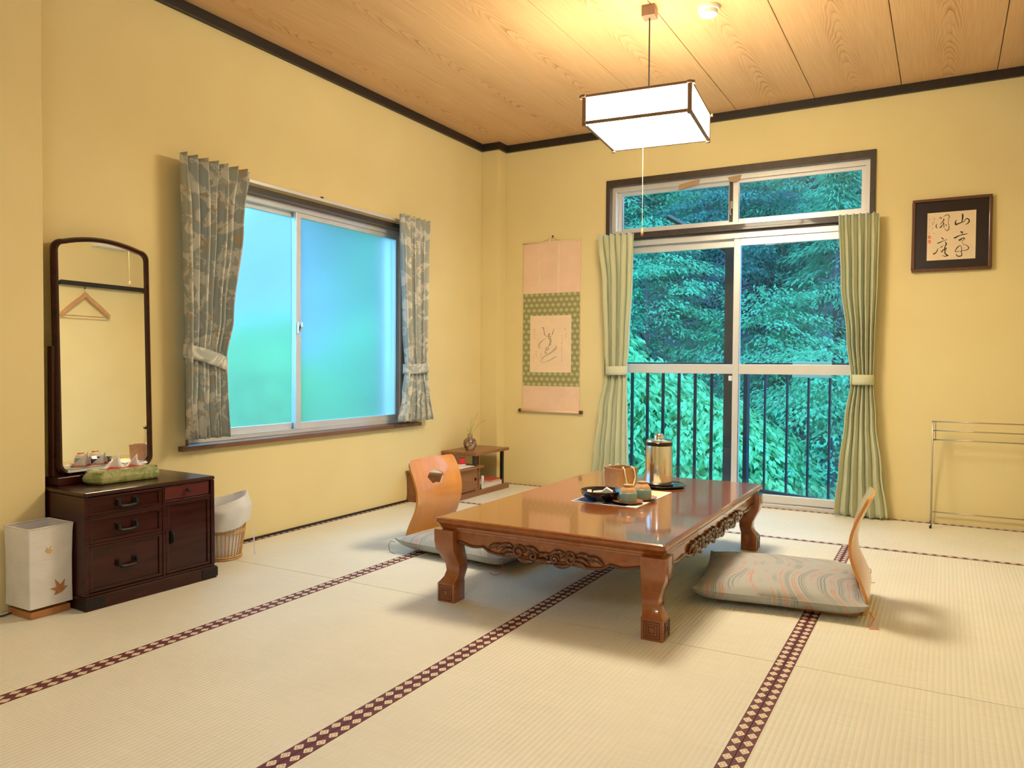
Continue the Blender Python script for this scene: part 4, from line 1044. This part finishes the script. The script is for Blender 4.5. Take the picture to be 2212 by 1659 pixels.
# ------------------------------------------------------------------ paper floor lantern
t = thing('paper_lantern', 'white paper floor lantern with maple leaf on low wooden base', 'lantern', (0.236, -3.602, 0))
MB().box(-0.076, 0.076, -0.072, 0.072, 0, 0.026).box(-0.05, 0.05, -0.05, 0.05, 0.026, 0.05).build('base', 'lantern_wood', t, bevel=0.003)
hs = 0.080
rgs = []
for z, e in ((0.038, 0.0), (0.10, -0.001), (0.20, -0.001), (0.30, 0.001), (0.326, 0.003)):
    rgs.append([(x, y, z) for x, y in rrect(hs+e, hs+e-0.002, 0.004, 2)])
MB().loft(rgs, cap=False).build('shade', 'lantern_paper', t, solid=0.0015)
MB().tube([(x, y, 0.327) for x, y in rrect(hs+0.003, hs+0.001, 0.006, 2)], 0.0032, 6, closed=True).build('top_rim', 'lantern_paper', t, smooth=True)
def leaf2d(mb, cy, cz, R, rot, x):
    pts = []
    for i in range(5):
        a = math.radians(rot+(i-2)*52); rr = R*(1.0 if i == 2 else 0.85 if i in (1, 3) else 0.62)
        a2 = math.radians(rot+(i-2)*52+26)
        pts += [(cy+rr*math.cos(a), cz+rr*math.sin(a))]
        if i < 4: pts += [(cy+R*0.36*math.cos(a2), cz+R*0.36*math.sin(a2))]
    pts.append((cy-R*0.30*math.cos(math.radians(rot)), cz-R*0.30*math.sin(math.radians(rot))))
    mb.prism(pts, 'x', x, x+0.0008); return mb
leaf2d(MB(), 0.030, 0.090, 0.046, 115, 0.0815).build('maple_leaf', 'leaf_brown', t)
leaf2d(MB(), -0.012, 0.238, 0.022, 60, 0.0815).build('pressed_leaf', 'leaf_ochre', t)
MB().tube([(-0.05, -0.073, 0.008), (-0.05, -0.10, 0.005), (-0.07, -0.16, 0.004), (-0.075, -0.30, 0.004)], 0.003, 6).build('power_cord', 'black_cord', t)

# ------------------------------------------------------------------ waste basket with plastic liner
B = thing('waste_basket', 'round wicker waste basket beside the dressing cabinet', 'basket', (0.165, -2.715, 0))
Rb, Rt, Hb = 0.082, 0.112, 0.215
MB().lathe([(0.0, 0.002), (Rb, 0.002), (Rb, 0.008), (0.0, 0.008)], 32).build('bottom', 'rattan', B)
rod = MB().tube([(Rb, 0, 0.004), (Rb+(Rt-Rb)*0.5+0.002, 0, Hb*0.5), (Rt, 0, Hb)], 0.0028, 5).mesh('wicker_rod')
for k in range(34): link('wicker_rod', rod, 'rattan', B, rot=(0, 0, 2*PI*k/34))
for z, rr in ((0.006, 0.0045), (0.016, 0.004), (0.130, 0.0035), (0.139, 0.0035), (0.205, 0.0045), (0.213, 0.005)):
    R_ = Rb+(Rt-Rb)*z/Hb+0.003
    MB().tube([(R_*math.cos(2*PI*i/36), R_*math.sin(2*PI*i/36), z) for i in range(36)], rr, 6, closed=True).build('wicker_band', 'rattan', B, smooth=True)
G = thing('bin_liner', 'white plastic bin liner folded over the wicker basket rim', 'bag', (0.165, -2.715, 0.012))
def bag(a, b):
    th = 2*PI*a
    w1_ = 0.5+0.5*math.cos(th-0.9)
    if b < 0.34:       # inside of the basket
        s = b/0.34; R_ = (Rb-0.010)+(Rt-Rb)*s; z = 0.004+(Hb+0.01)*s
    elif b < 0.55:     # bulge up over the rim
        s = (b-0.34)/0.21; R_ = Rt-0.010+0.014*s+0.006*math.sin(th*5); z = Hb+0.014+(0.040+0.048*w1_**3)*math.sin(PI*0.5*s)
    elif b < 0.70:
        s = (b-0.55)/0.15; R_ = Rt+0.004+0.018*s+0.005*math.sin(th*5+1); z = Hb+0.054+0.048*w1_**3-(0.030+0.035*w1_**3)*s
    else:
        s = (b-0.70)/0.30; R_ = Rt+0.022-0.010*s+0.004*math.sin(th*7+2*s); z = Hb+0.024+0.013*w1_**3-(0.098-0.020*w1_)*s+0.006*math.sin(th*3)
    return (R_*math.cos(th), R_*math.sin(th), z-0.012)
MB().grid(bag, 64, 40).build('film', 'plastic_film', G, smooth=True)
MB().tube([(0.105, 0.085, 0.13), (0.112, 0.092, 0.08), (0.110, 0.095, 0.03), (0.112, 0.096, 0.0)], 0.004, 4).build('tie_string', 'tissue_white', G)

# ------------------------------------------------------------------ hanging scroll
Hs = thing('hanging_scroll', 'pink and green hanging scroll with small ink painting', 'scroll', (0.552, -0.004, 0.572))
def hs_(mb, name, mat, parent=Hs, **kw): return mb.build(name, mat, parent, (-0.552, 0.004, -0.572) if parent is Hs else (0, 0, 0), **kw)
hs_(MB().box(0.312, 0.792, -0.007, -0.005, 0.585, 1.852), 'backing', 'scroll_silk')
gb = MB()
for bxs in ((0.314, 0.790, 1.300, 1.470), (0.314, 0.790, 0.767, 0.871), (0.314, 0.375, 0.871, 1.300), (0.722, 0.790, 0.871, 1.300)):
    gb.box(bxs[0], bxs[1], -0.0082, -0.007, bxs[2], bxs[3])
hs_(gb, 'brocade_border', 'hexagon_silk')
pp = hs_(MB().box(0.375, 0.722, -0.0080, -0.007, 0.871, 1.300), 'painting_paper', 'scroll_paper')
for xx in (0.456, 0.616): hs_(MB().box(xx-0.010, xx+0.010, -0.010, -0.0085, 1.472, 1.840), 'hanging_ribbon', 'scroll_ribbon')
mbr = MB().tube([(0.305, -0.016, 0.577), (0.800, -0.016, 0.577)], 0.011, 14); hs_(mbr, 'roller', 'scroll_silk', smooth=True)
for a, b in ((0.286, 0.306), (0.799, 0.820)): hs_(MB().tube([(a, -0.016, 0.577), (b, -0.016, 0.577)], 0.0135, 14), 'roller_knob', 'lacquer_brown')
hs_(MB().tube([(0.308, -0.008, 1.853), (0.796, -0.008, 1.853)], 0.006, 10), 'top_rod', 'scroll_ribbon', smooth=True)
hs_(MB().tube([(0.470, -0.008, 1.858), (0.556, -0.010, 1.888), (0.640, -0.008, 1.858)], 0.0022, 6), 'hanging_cord', 'cream_cord')
hs_(MB().tube([(0.542, -0.012, 1.885), (0.538, -0.013, 1.865), (0.540, -0.013, 1.845)], 0.005, 6), 'cord_knot', 'scroll_ribbon')
o = thing('wall_hook', 'small dark metal hook above the hanging scroll', 'hook', (0.562, 0, 1.895))
MB().tube([(0, 0, 0.004), (0, -0.014, 0.004), (0.004, -0.020, -0.003), (0.004, -0.018, -0.009), (0.0, -0.012, -0.010)], 0.003, 8).lathe([(0, 0), (0.008, 0.0), (0.007, 0.003), (0, 0.004)], 14).build('hook', 'iron_black', o)
def ribbon(mb, pts, ws, to3):
    """brush stroke: polyline with widths -> flat ribbon"""
    P = [Vector((*p, 0)) for p in pts]; n = len(P)
    fine, fw = [], []
    for i in range(n-1):
        p0, p1, p2, p3 = P[max(0, i-1)], P[i], P[i+1], P[min(n-1, i+2)]
        for k in range(5):
            s = k/5
            fine.append(0.5*((2*p1)+(-p0+p2)*s+(2*p0-5*p1+4*p2-p3)*s*s+(-p0+3*p1-3*p2+p3)*s**3)); fw.append(ws[i]+(ws[i+1]-ws[i])*s)
    fine.append(P[-1]); fw.append(ws[-1])
    vs = []
    for i, p in enumerate(fine):
        t_ = fine[min(i+1, len(fine)-1)]-fine[max(0, i-1)]
        if t_.length < 1e-9: t_ = Vector((1, 0, 0))
        t_.normalize(); nn = Vector((-t_.y, t_.x, 0))*fw[i]*0.5
        vs += [to3(*(p+nn)[:2]), to3(*(p-nn)[:2])]
    fs = [(2*i, 2*i+1, 2*i+3, 2*i+2) for i in range(len(fine)-1)]
    mb.add(vs, fs)
# painting, coordinates traced in a 1316 x 1659 enlargement
def sc3(x, y, d=-0.0086):
    return (0.375+(x-135)/(1150-135)*0.347, d, 1.300-(y-130)/(1555-130)*0.429)
ink, wash, grn = MB(), MB(), MB()
rb = lambda mb, pts, ws, d=-0.0086: ribbon(mb, pts, [w_*0.72 for w_ in ws], lambda x, y: sc3(x, y, d))
rb(ink, [(425, 425), (470, 440), (485, 530), (505, 610), (555, 660)], [14, 26, 22, 26, 12])
rb(ink, [(730, 440), (712, 520), (695, 580), (675, 625)], [6, 18, 26, 10])
rb(wash, [(620, 580), (610, 660), (640, 740), (640, 820), (605, 900)], [40, 90, 70, 70, 60])
rb(ink, [(635, 575), (600, 600), (590, 660), (615, 730)], [20, 26, 16, 8], -0.0089)
for x, y in ((655, 720), (662, 775), (645, 845), (648, 660)): rb(ink, [(x-18, y-6), (x, y), (x+16, y+8)], [14, 26, 10], -0.0089)
rb(ink, [(545, 930), (590, 935), (592, 985), (555, 1000), (532, 965), (548, 928)], [14, 26, 22, 20, 24, 12])
rb(wash, [(525, 990), (515, 1050), (530, 1090), (560, 1060)], [30, 46, 40, 20]); rb(ink, [(548, 1040), (565, 1062)], [14, 20], -0.0089)
rb(wash, [(545, 690), (440, 760), (360, 860), (375, 960)], [10, 40, 70, 20]); rb(wash, [(790, 880), (770, 960), (640, 1070), (480, 1170), (400, 1290)], [30, 70, 60, 40, 16])
rb(grn, [(815, 1155), (740, 1180), (650, 1240), (520, 1290), (410, 1310)], [10, 34, 26, 18, 8]); rb(grn, [(430, 1060), (420, 1150), (450, 1190)], [8, 14, 8])
rr_ = random.Random(5)
for x, ys in ((925, list(range(640, 1290, 62))), (1020, [470, 595, 655]), (990, [450, 500]), (240, [470, 530, 600, 680]), (230, list(range(1090, 1400, 45))), (295, [1035, 1095, 1150])):
    for y in ys:
        a, b = rr_.uniform(-16, 16), rr_.uniform(-16, 16)
        thin = x == 230
        rb(wash if thin else ink, [(x-14+a*0.3, y-8), (x+b*0.4, y+a*0.3), (x+12, y+14)], [6, 12 if thin else 18, 5])
ribn = [sc3(925+28*math.cos(i/12*2*PI), 1262+30*math.sin(i/12*2*PI)) for i in range(12)]
for mb_, nm_, mt_ in ((ink, 'ink_strokes', 'pale_ink'), (wash, 'wash_strokes', 'ink_wash'), (grn, 'grass_strokes', 'ink_green')): tag(mb_.build(nm_, mt_, pp), kind='stuff')

# ------------------------------------------------------------------ framed calligraphy
K = thing('framed_calligraphy', 'square dark framed calligraphy on cream paper', 'picture', (3.167, -0.002, 1.494))
def kk(mb, name, mat, parent=K, **kw): return mb.build(name, mat, parent, (-3.167, 0.002, -1.494) if parent is K else (0, 0, 0), **kw)
fx0, fx1, fz0, fz1 = 2.964, 3.370, 1.494, 1.922
fwid = 0.016
kk(MB().box(fx0, fx1, -0.028, -0.002, fz0, fz0+fwid).box(fx0, fx1, -0.028, -0.002, fz1-fwid, fz1).box(fx0, fx0+fwid, -0.028, -0.002, fz0+fwid, fz1-fwid).box(fx1-fwid, fx1, -0.028, -0.002, fz0+fwid, fz1-fwid), 'frame', 'frame_wood', bevel=0.003)
kk(MB().box(fx0+fwid, fx1-fwid, -0.014, -0.004, fz0+fwid, fz1-fwid), 'dark_mount', 'mat_board_dark')
px0, px1, pz0, pz1 = 3.043, 3.291, 1.560, 1.840
cp = kk(MB().box(px0, px1, -0.0185, -0.014, pz0, pz1), 'paper', 'calligraphy_paper', bevel=0.001)
def kq(x, y, d=-0.0191):
    # invert the quad TL(145,145) TR(1585,55) BR(1495,1505) BL(80,1545) approximately
    v_ = (y-145+ (x-145)*0.0625)/(1545-145+(x-145)*0.036)
    l = 145-65*v_; rr0 = 1585-90*v_
    u_ = (x-l)/(rr0-l)
    return (px0+u_*(px1-px0), d, pz1-v_*(pz1-pz0))
ink, pale, seal = MB(), MB(), MB()
rb = lambda mb, pts, ws: ribbon(mb, pts, [w_*1.0 for w_ in ws], kq)
# mountain
rb(ink, [(1180, 175), (1182, 260), (1165, 360), (1145, 415)], [46, 52, 36, 22])
rb(ink, [(1000, 350), (965, 410), (975, 485), (1040, 468), (1150, 428), (1220, 400), (1265, 340), (1310, 318), (1365, 365), (1350, 430), (1300, 475), (1250, 505)], [14, 30, 62, 34, 26, 20, 22, 30, 40, 36, 22, 8])
# pavilion
ink.build('character', 'ink', cp); ink = MB()
rb(ink, [(1090, 705), (1140, 722), (1180, 715)], [18, 50, 16]); rb(ink, [(1155, 720), (1150, 790)], [20, 16])
rb(ink, [(900, 895), (960, 872), (1080, 815), (1220, 785), (1310, 765)], [30, 44, 24, 26, 12])
rb(ink, [(1035, 960), (1090, 945), (1150, 900), (1210, 905), (1160, 965), (1130, 1010), (1180, 1085), (1270, 1120), (1315, 1190), (1280, 1245), (1160, 1275), (1030, 1290), (930, 1295), (945, 1240), (1000, 1170), (1075, 1115), (1120, 1200), (1105, 1300), (1115, 1400), (1060, 1435), (980, 1425), (945, 1360)], [36, 46, 24, 30, 16, 10, 14, 16, 30, 22, 16, 14, 20, 22, 30, 14, 18, 22, 30, 32, 30, 12])
# gate / quiet
ink.build('character', 'ink', cp); ink = MB()
rb(ink, [(415, 460), (390, 540), (420, 590)], [14, 30, 18])
rb(pale, [(480, 300), (540, 270), (560, 300), (520, 320)], [16, 34, 20, 10])
rb(ink, [(620, 300), (625, 350), (560, 430), (515, 490)], [14, 30, 20, 12]); rb(ink, [(500, 575), (545, 545), (600, 470), (620, 420), (625, 580)], [40, 30, 16, 20, 18])
rb(pale, [(610, 250), (700, 205), (770, 195), (790, 250), (765, 330), (755, 430), (770, 540), (765, 620), (710, 665), (640, 610)], [14, 34, 30, 36, 20, 20, 30, 40, 34, 16]); rb(ink, [(675, 480), (695, 520)], [20, 34])
# seat
ink.build('character', 'ink', cp); ink = MB()
rb(ink, [(530, 860), (600, 920)], [16, 40]); rb(ink, [(410, 1040), (470, 1018), (600, 965), (700, 930)], [24, 30, 14, 18])
rb(ink, [(430, 1180), (400, 1260), (340, 1330), (290, 1355), (300, 1300)], [10, 26, 32, 26, 10])
rb(ink, [(500, 1165), (540, 1140), (585, 1105)], [26, 22, 10]); rb(ink, [(645, 990), (675, 1060), (640, 1130), (620, 1220), (640, 1320)], [16, 46, 24, 34, 26])
rb(ink, [(520, 1305), (560, 1260), (610, 1215), (670, 1180), (650, 1250)], [30, 36, 18, 30, 20]); rb(ink, [(600, 1310), (640, 1350), (690, 1395), (715, 1400)], [16, 34, 42, 30])
rb(ink, [(540, 1400), (620, 1425), (725, 1405)], [10, 22, 30])
for x, y in ((340, 290), (345, 330), (200, 330), (290, 440), (185, 540), (285, 595), (315, 740), (175, 740), (280, 480), (330, 420)):
    rb(pale, [(x-8, y-22), (x+6, y), (x-4, y+22)], [6, 16, 6])
for y in (820, 870, 950, 1000): rb(seal, [(135, y), (180, y+10), (225, y)], [34, 44, 34])
ink.build('character', 'ink', cp)
tag(pale.build('pale_calligraphy', 'pale_ink', cp), kind='stuff'); tag(seal.build('red_seal', 'seal_red', cp), kind='stuff')

# ------------------------------------------------------------------ pendant lamp
def pendant(label, x, y, panel='lamp_panel', tube='lamp_tube'):
    Lm = thing('pendant_lamp', label, 'lamp', (x, y, 2.03), 0.101)
    H0, H1, hw_ = 0.0, 0.118, 0.2385
    zz = ZC-2.03
    MB().box(-0.032, 0.032, -0.032, 0.032, zz-0.052, zz).build('ceiling_cap', 'lamp_wood', Lm, bevel=0.004)
    MB().tube([(0, 0, 0.10), (0, 0, zz-0.05)], 0.0035, 8).build('cord', 'black_cord', Lm)
    for sx in (-1, 1):
        for sy in (-1, 1): MB().box(sx*hw_-0.009, sx*hw_+0.009, sy*hw_-0.009, sy*hw_+0.009, -0.008, H1).build('corner_post', 'lamp_wood', Lm, bevel=0.001)
    e = hw_+0.022
    for s in (-1, 1):
        MB().box(-e, e, s*(hw_+0.002)-0.010, s*(hw_+0.002)+0.010, H1, H1+0.012).build('top_rail', 'lamp_wood', Lm, bevel=0.001)
        MB().box(s*(hw_+0.002)-0.010, s*(hw_+0.002)+0.010, -e, e, H1+0.0005, H1+0.0115).build('top_rail', 'lamp_wood', Lm, bevel=0.001)
        MB().box(-e+0.012, e-0.012, s*hw_-0.007, s*hw_+0.007, 0.0, 0.013).build('bottom_rail', 'lamp_wood', Lm, bevel=0.001)
        MB().box(s*hw_-0.007, s*hw_+0.007, -e+0.012, e-0.012, 0.0005, 0.0125).build('bottom_rail', 'lamp_wood', Lm, bevel=0.001)
        for ax in 'xy':
            q = hw_-0.009
            mb = MB()
            if ax == 'y': mb.box(-q, q, s*hw_-0.001, s*hw_+0.001, 0.013, H1)
            else: mb.box(s*hw_-0.001, s*hw_+0.001, -q, q, 0.013, H1)
            mb.build('shade_panel', panel, Lm)
    MB().box(-hw_+0.007, hw_-0.007, -hw_+0.007, hw_-0.007, 0.006, 0.008).build('bottom_panel', panel, Lm)
    MB().box(-0.19, 0.19, -0.19, 0.19, 0.098, 0.104).box(-0.05, 0.05, -0.05, 0.05, 0.104, 0.120).box(-hw_, hw_, -0.008, 0.008, 0.10, 0.112).build('holder_and_light_baffle', 'plastic_white', Lm)  # holder, plus a wide plate added to block light going up to the ceiling
    MB().tube([(0.13*math.cos(2*PI*i/36), 0.13*math.sin(2*PI*i/36), 0.07) for i in range(36)], 0.014, 8, closed=True).build('ring_tube', tube, Lm, smooth=True)
    MB().tube([(-0.02, -0.02, 0.004), (-0.02, -0.02, -0.455)], 0.0012, 5).build('pull_cord', 'cream_cord', Lm)
    MB().lathe([(0.0, -0.488), (0.0055, -0.484), (0.0065, -0.474), (0.004, -0.458), (0.0015, -0.452)], 14, (-0.02, -0.02, 0)).build('pull_knob', 'pale_wood', Lm, smooth=True)
pendant('square glowing pendant lamp hanging over the low table', 1.905, -1.700)
pendant('added unseen white fill light, shaped as a pendant, over the near half of the room', 2.25, -5.45, 'fill_panel_white', 'fill_tube_white')  # unseen second pendant, added to brighten the foreground
t = thing('smoke_detector', 'small round cream smoke detector on the ceiling boards', 'detector', (2.148, -1.565, ZC))
MB().lathe([(0.0, -0.040), (0.036, -0.040), (0.041, -0.036), (0.042, -0.018), (0.0, -0.018)], 32).build('sensor', 'plastic_white', t, smooth=True, auto=40)
MB().lathe([(0.0, -0.018), (0.050, -0.018), (0.052, -0.014), (0.052, 0.0), (0.0, 0.0)], 32).build('mounting_ring', 'plastic_white', t, smooth=True, auto=40)

# ------------------------------------------------------------------ curtains
def curtain(label, name, mat, axis, table, depth, nfold, ztop, zbot, tie, group, seed, sgn=1):
    """table rows: z, edge0, edge1, fold amplitude.  axis 'y' hangs on a wall of constant x"""
    tab = sorted([(z, a, b, am) for z, a, b, am in table])
    c0 = (table[0][1]+table[0][2])/2
    org = (depth, c0, zbot) if axis == 'y' else (c0, -depth, zbot)
    Cn = thing(name, label, 'curtain', org, 0, group)
    rn = random.Random(seed)
    ph = [rn.uniform(-0.5, 0.5) for _ in range(8)]
    NU, NV = nfold*14, 70
    def pos(a, z):
        e0, e1, am = lerp_table(tab, z)
        top = smoothstep(ztop-0.16, ztop-0.02, z); hem = smoothstep(tie[0], zbot, z) if z < tie[0] else 0
        s = a+0.012*math.sin(2*PI*a*3+ph[0])*(1-top)
        w_ = s*nfold*2*PI
        fold = math.sin(w_)+0.25*math.sin(2*w_+ph[1]+3*hem)+0.30*math.sin(w_*0.5+ph[2])*(1-top)
        pin = top*0.55*max(0, math.sin(w_))**2
        p = e0+(e1-e0)*a+(e1-e0)/nfold*0.17*math.sin(2*w_)*(1-0.5*top)
        d = depth+am*(fold*(1-0.35*top)+pin)+0.012*math.sin(2.4*(ztop-z)+ph[3])*(1-top)*0.4
        return (d, p) if axis == 'y' else (-d, p)
    def fn(a, b):
        z = zbot+(ztop-zbot)*b+(0.004*math.sin(a*nfold*2*PI) if b > 0.99 else 0)
        d, p = pos(a, z)
        return (d-org[0], p-org[1], z-org[2]) if axis == 'y' else (p-org[0], d-org[1], z-org[2])
    MB().grid(fn, NU, NV).build('drape', mat, Cn, smooth=True, solid=0.002)
    # tie-back band: wraps round the gathered cloth
    zt0, hh, slope = tie
    e0, e1, am = lerp_table(tab, zt0)
    rg = []
    for i in range(33):
        th = 2*PI*i/32
        pa = (e0+e1)/2+(e1-e0)/2*1.07*math.cos(th); dd = (depth+ (am*1.5+0.010)*math.sin(th))
        zc = zt0+slope*(pa-(e0+e1)/2)
        rg.append((pa, dd, zc))
    def band(a, b):
        i = a*32; k = min(int(i), 31); s = i-k
        pa, dd, zc = [rg[k][q]+(rg[k+1][q]-rg[k][q])*s for q in range(3)]
        z = zc+hh*(b-0.5)
        return (dd-org[0], pa-org[1], z-org[2]) if axis == 'y' else (pa-org[0], -dd-org[1], z-org[2])
    MB().grid(band, 64, 3).build('tieback', mat, Cn, smooth=True, solid=0.003)
    return Cn
G1 = 'floral curtains at the frosted window'
curtain('floral grey curtain tied back beside the tall mirror', 'floral_curtain', 'floral_jacquard', 'y',
        [(1.888, -2.879, -2.471, 0.029), (1.60, -2.861, -2.518, 0.034), (1.15, -2.853, -2.588, 0.034), (0.950, -2.849, -2.628, 0.029), (0.72, -2.849, -2.613, 0.034), (0.568, -2.849, -2.609, 0.036)],
        0.084, 7, 1.888, 0.568, (0.950, 0.066, -0.28), G1, 3)
curtain('floral grey curtain tied back near the corner column', 'floral_curtain', 'floral_jacquard', 'y',
        [(1.888, -1.256, -0.918, 0.029), (1.60, -1.236, -0.943, 0.031), (1.15, -1.216, -0.956, 0.031), (0.900, -1.186, -0.958, 0.029), (0.72, -1.216, -0.913, 0.034), (0.552, -1.251, -0.873, 0.036)],
        0.084, 6, 1.888, 0.552, (0.900, 0.062, 0.05), G1, 8)
G2 = 'cream curtains at the balcony door'
curtain('cream pleated curtain tied back beside the hanging scroll', 'pleated_curtain', 'cream_drape', 'x',
        [(1.858, 0.962, 1.231, 0.025), (1.50, 1.010, 1.220, 0.034), (1.10, 1.030, 1.200, 0.034), (0.890, 1.036, 1.186, 0.025), (0.60, 0.985, 1.190, 0.030), (0.30, 0.955, 1.196, 0.032), (0.015, 0.925, 1.200, 0.034)],
        0.080, 6, 1.858, 0.015, (0.890, 0.062, 0.02), G2, 5)
curtain('cream pleated curtain tied back beside the framed calligraphy', 'pleated_curtain', 'cream_drape', 'x',
        [(1.858, 2.562, 2.790, 0.025), (1.45, 2.580, 2.785, 0.030), (1.10, 2.620, 2.775, 0.034), (0.850, 2.647, 2.771, 0.024), (0.60, 2.615, 2.790, 0.030), (0.30, 2.585, 2.825, 0.034), (0.012, 2.560, 2.862, 0.030)],
        0.080, 6, 1.858, 0.012, (0.850, 0.062, 0.0), G2, 6)
t = thing('curtain_rail', 'thin pale curtain rail above the frosted window', 'curtain rail', (0.030, -1.85, 1.862))
MB().box(-0.008, 0.008, -0.96, 0.93, -0.010, 0.008).build('track', 'aluminium', t, bevel=0.002)
for yy in (-0.92, -0.05, 0.90): MB().box(-0.030, 0.006, yy-0.006, yy+0.006, 0.008, 0.012).box(-0.006, 0.006, yy-0.006, yy+0.006, 0.006, 0.018).build('bracket', 'casing_wood', t)
t = thing('curtain_rail', 'thin dark curtain rail above the balcony door', 'curtain rail', (1.88, -0.034, 1.836))
MB().box(-0.87, 0.87, -0.008, 0.008, -0.009, 0.007).build('track', 'casing_wood', t, bevel=0.002)
for xx in (-0.85, 0.0, 0.85): MB().box(xx-0.006, xx+0.006, -0.006, 0.022, 0.007, 0.011).build('bracket', 'casing_wood', t)

# ------------------------------------------------------------------ strips of tape on the transom
def tape(label, pts):
    c = (sum(p[0] for p in pts)/len(pts), sum(p[1] for p in pts)/len(pts))
    o = MB().prism([(p[0]-c[0], p[1]-c[1]) for p in pts], 'y', 0, 0.001).build('masking_tape', 'tape_tan', None, (c[0], 0.0285, c[1]))
    tag(o, label, 'tape')
tape('slanted strip of tan tape on the transom top rail', [(1.515, 2.150), (1.660, 2.178), (1.665, 2.207), (1.520, 2.185)])
tape('small tan tape patch over the transom meeting stile', [(1.850, 2.196), (1.945, 2.206), (1.938, 2.178), (1.900, 2.158), (1.872, 2.166)])

# ------------------------------------------------------------------ towel rack
t = thing('towel_rack', 'thin chrome wire towel rack against the balcony door wall', 'rack', (3.345, -0.10, 0))
for sx in (-1, 1):
    xx = sx*0.252
    MB().tube([(xx-0.004*sx, -0.083, 0.012), (xx-0.002*sx, -0.050, 0.30), (xx, -0.012, 0.606), (xx, -0.004, 0.614), (xx, 0.006, 0.606), (xx, 0.055, 0.30), (xx, 0.080, 0.012)], 0.0042, 8).build('leg_frame', 'wire_steel', t, smooth=True)
    for yy in (-0.083, 0.080): MB().lathe([(0.0, 0.0), (0.0065, 0.001), (0.0065, 0.016), (0.0, 0.018)], 12, (xx, yy, 0)).build('foot', 'plastic_black', t)
    MB().tube([(xx-sx*0.016, -0.006, 0.614), (xx-sx*0.016, -0.010, 0.505), (xx-sx*0.003, -0.016, 0.500), (xx-sx*0.001, -0.020, 0.545)], 0.0028, 6).build('side_loop', 'wire_steel', t)
for yy, z in ((-0.004, 0.613), (-0.010, 0.561), (-0.012, 0.508), (0.07, 0.072)):
    MB().tube([(-0.250, yy, z), (0.250, yy, z)], 0.0034, 8).build('bar', 'wire_steel', t, smooth=True)

# ------------------------------------------------------------------ right wall: coat rail, hanger, air conditioner (seen in the mirror)
t = thing('coat_rail', 'black wooden coat rail on the wall facing the mirror', 'rail', (3.60, -0.665, 1.785))
MB().box(-0.022, 0.0, -0.425, 0.425, -0.020, 0.020).build('bar', 'black_trim', t, bevel=0.002)
for yy in (-0.435, 0.435): MB().box(-0.014, 0.040, yy-0.010, yy+0.010, -0.022, 0.012).build('bracket', 'iron_black', t, bevel=0.002)
MB().tube([(-0.011, -0.20, -0.020), (-0.011, -0.20, -0.034), (-0.016, -0.20, -0.040), (-0.022, -0.20, -0.034)], 0.003, 6).build('peg', 'iron_black', t)
t = thing('clothes_hanger', 'pale wooden clothes hanger hanging from the coat rail', 'hanger', (3.584, -0.865, 1.675))
arch = []
for i in range(25):
    s = -1+2*i/24; arch.append((0.235*s, 0.020-0.175*abs(s)**1.25+0.02*math.exp(-(s/0.12)**2)))
lo = [(x*0.97, z-0.035-0.010*(1-abs(x)/0.235)) for x, z in arch]
mb = MB(); n_ = len(arch)
for xx in (-0.010, 0.010):
    mb.v += [(xx, y, z) for y, z in arch]+[(xx, y, z) for y, z in lo]
for i in range(n_-1):
    mb.f += [(i, i+1, n_+i+1, n_+i), (2*n_+i, 3*n_+i, 3*n_+i+1, 2*n_+i+1), (i, 2*n_+i, 2*n_+i+1, i+1), (n_+i, n_+i+1, 3*n_+i+1, 3*n_+i)]
mb.f += [(0, n_, 3*n_, 2*n_), (n_-1, 3*n_-1, 4*n_-1, 2*n_-1)]
mb.build('shoulder', 'pale_wood', t, bevel=0.004)
MB().tube([(0, -0.21, -0.178), (0, 0.21, -0.178)], 0.005, 8).build('trouser_bar', 'pale_wood', t)
MB().tube([(0, 0, 0.03), (0, 0, 0.062), (0.012, 0, 0.078), (0.022, 0, 0.070)], 0.0022, 6).build('hook', 'chrome', t)
t = thing('air_conditioner', 'white wall air conditioner above the coat rail', 'air conditioner', (3.64, -0.385, 2.145))
MB().prism([(-0.098, 0.025), (-0.08, 0.0), (0.0, 0.0), (0.0, 0.27), (-0.09, 0.27), (-0.10, 0.25)], 'y', -0.375, 0.375).build('casing', 'plastic_white', t, bevel=0.008)
for k in range(3): MB().box(-0.075+0.022*k, -0.065+0.022*k, -0.33, 0.33, -0.004, 0.0).build('louvre', 'plastic_white', t)
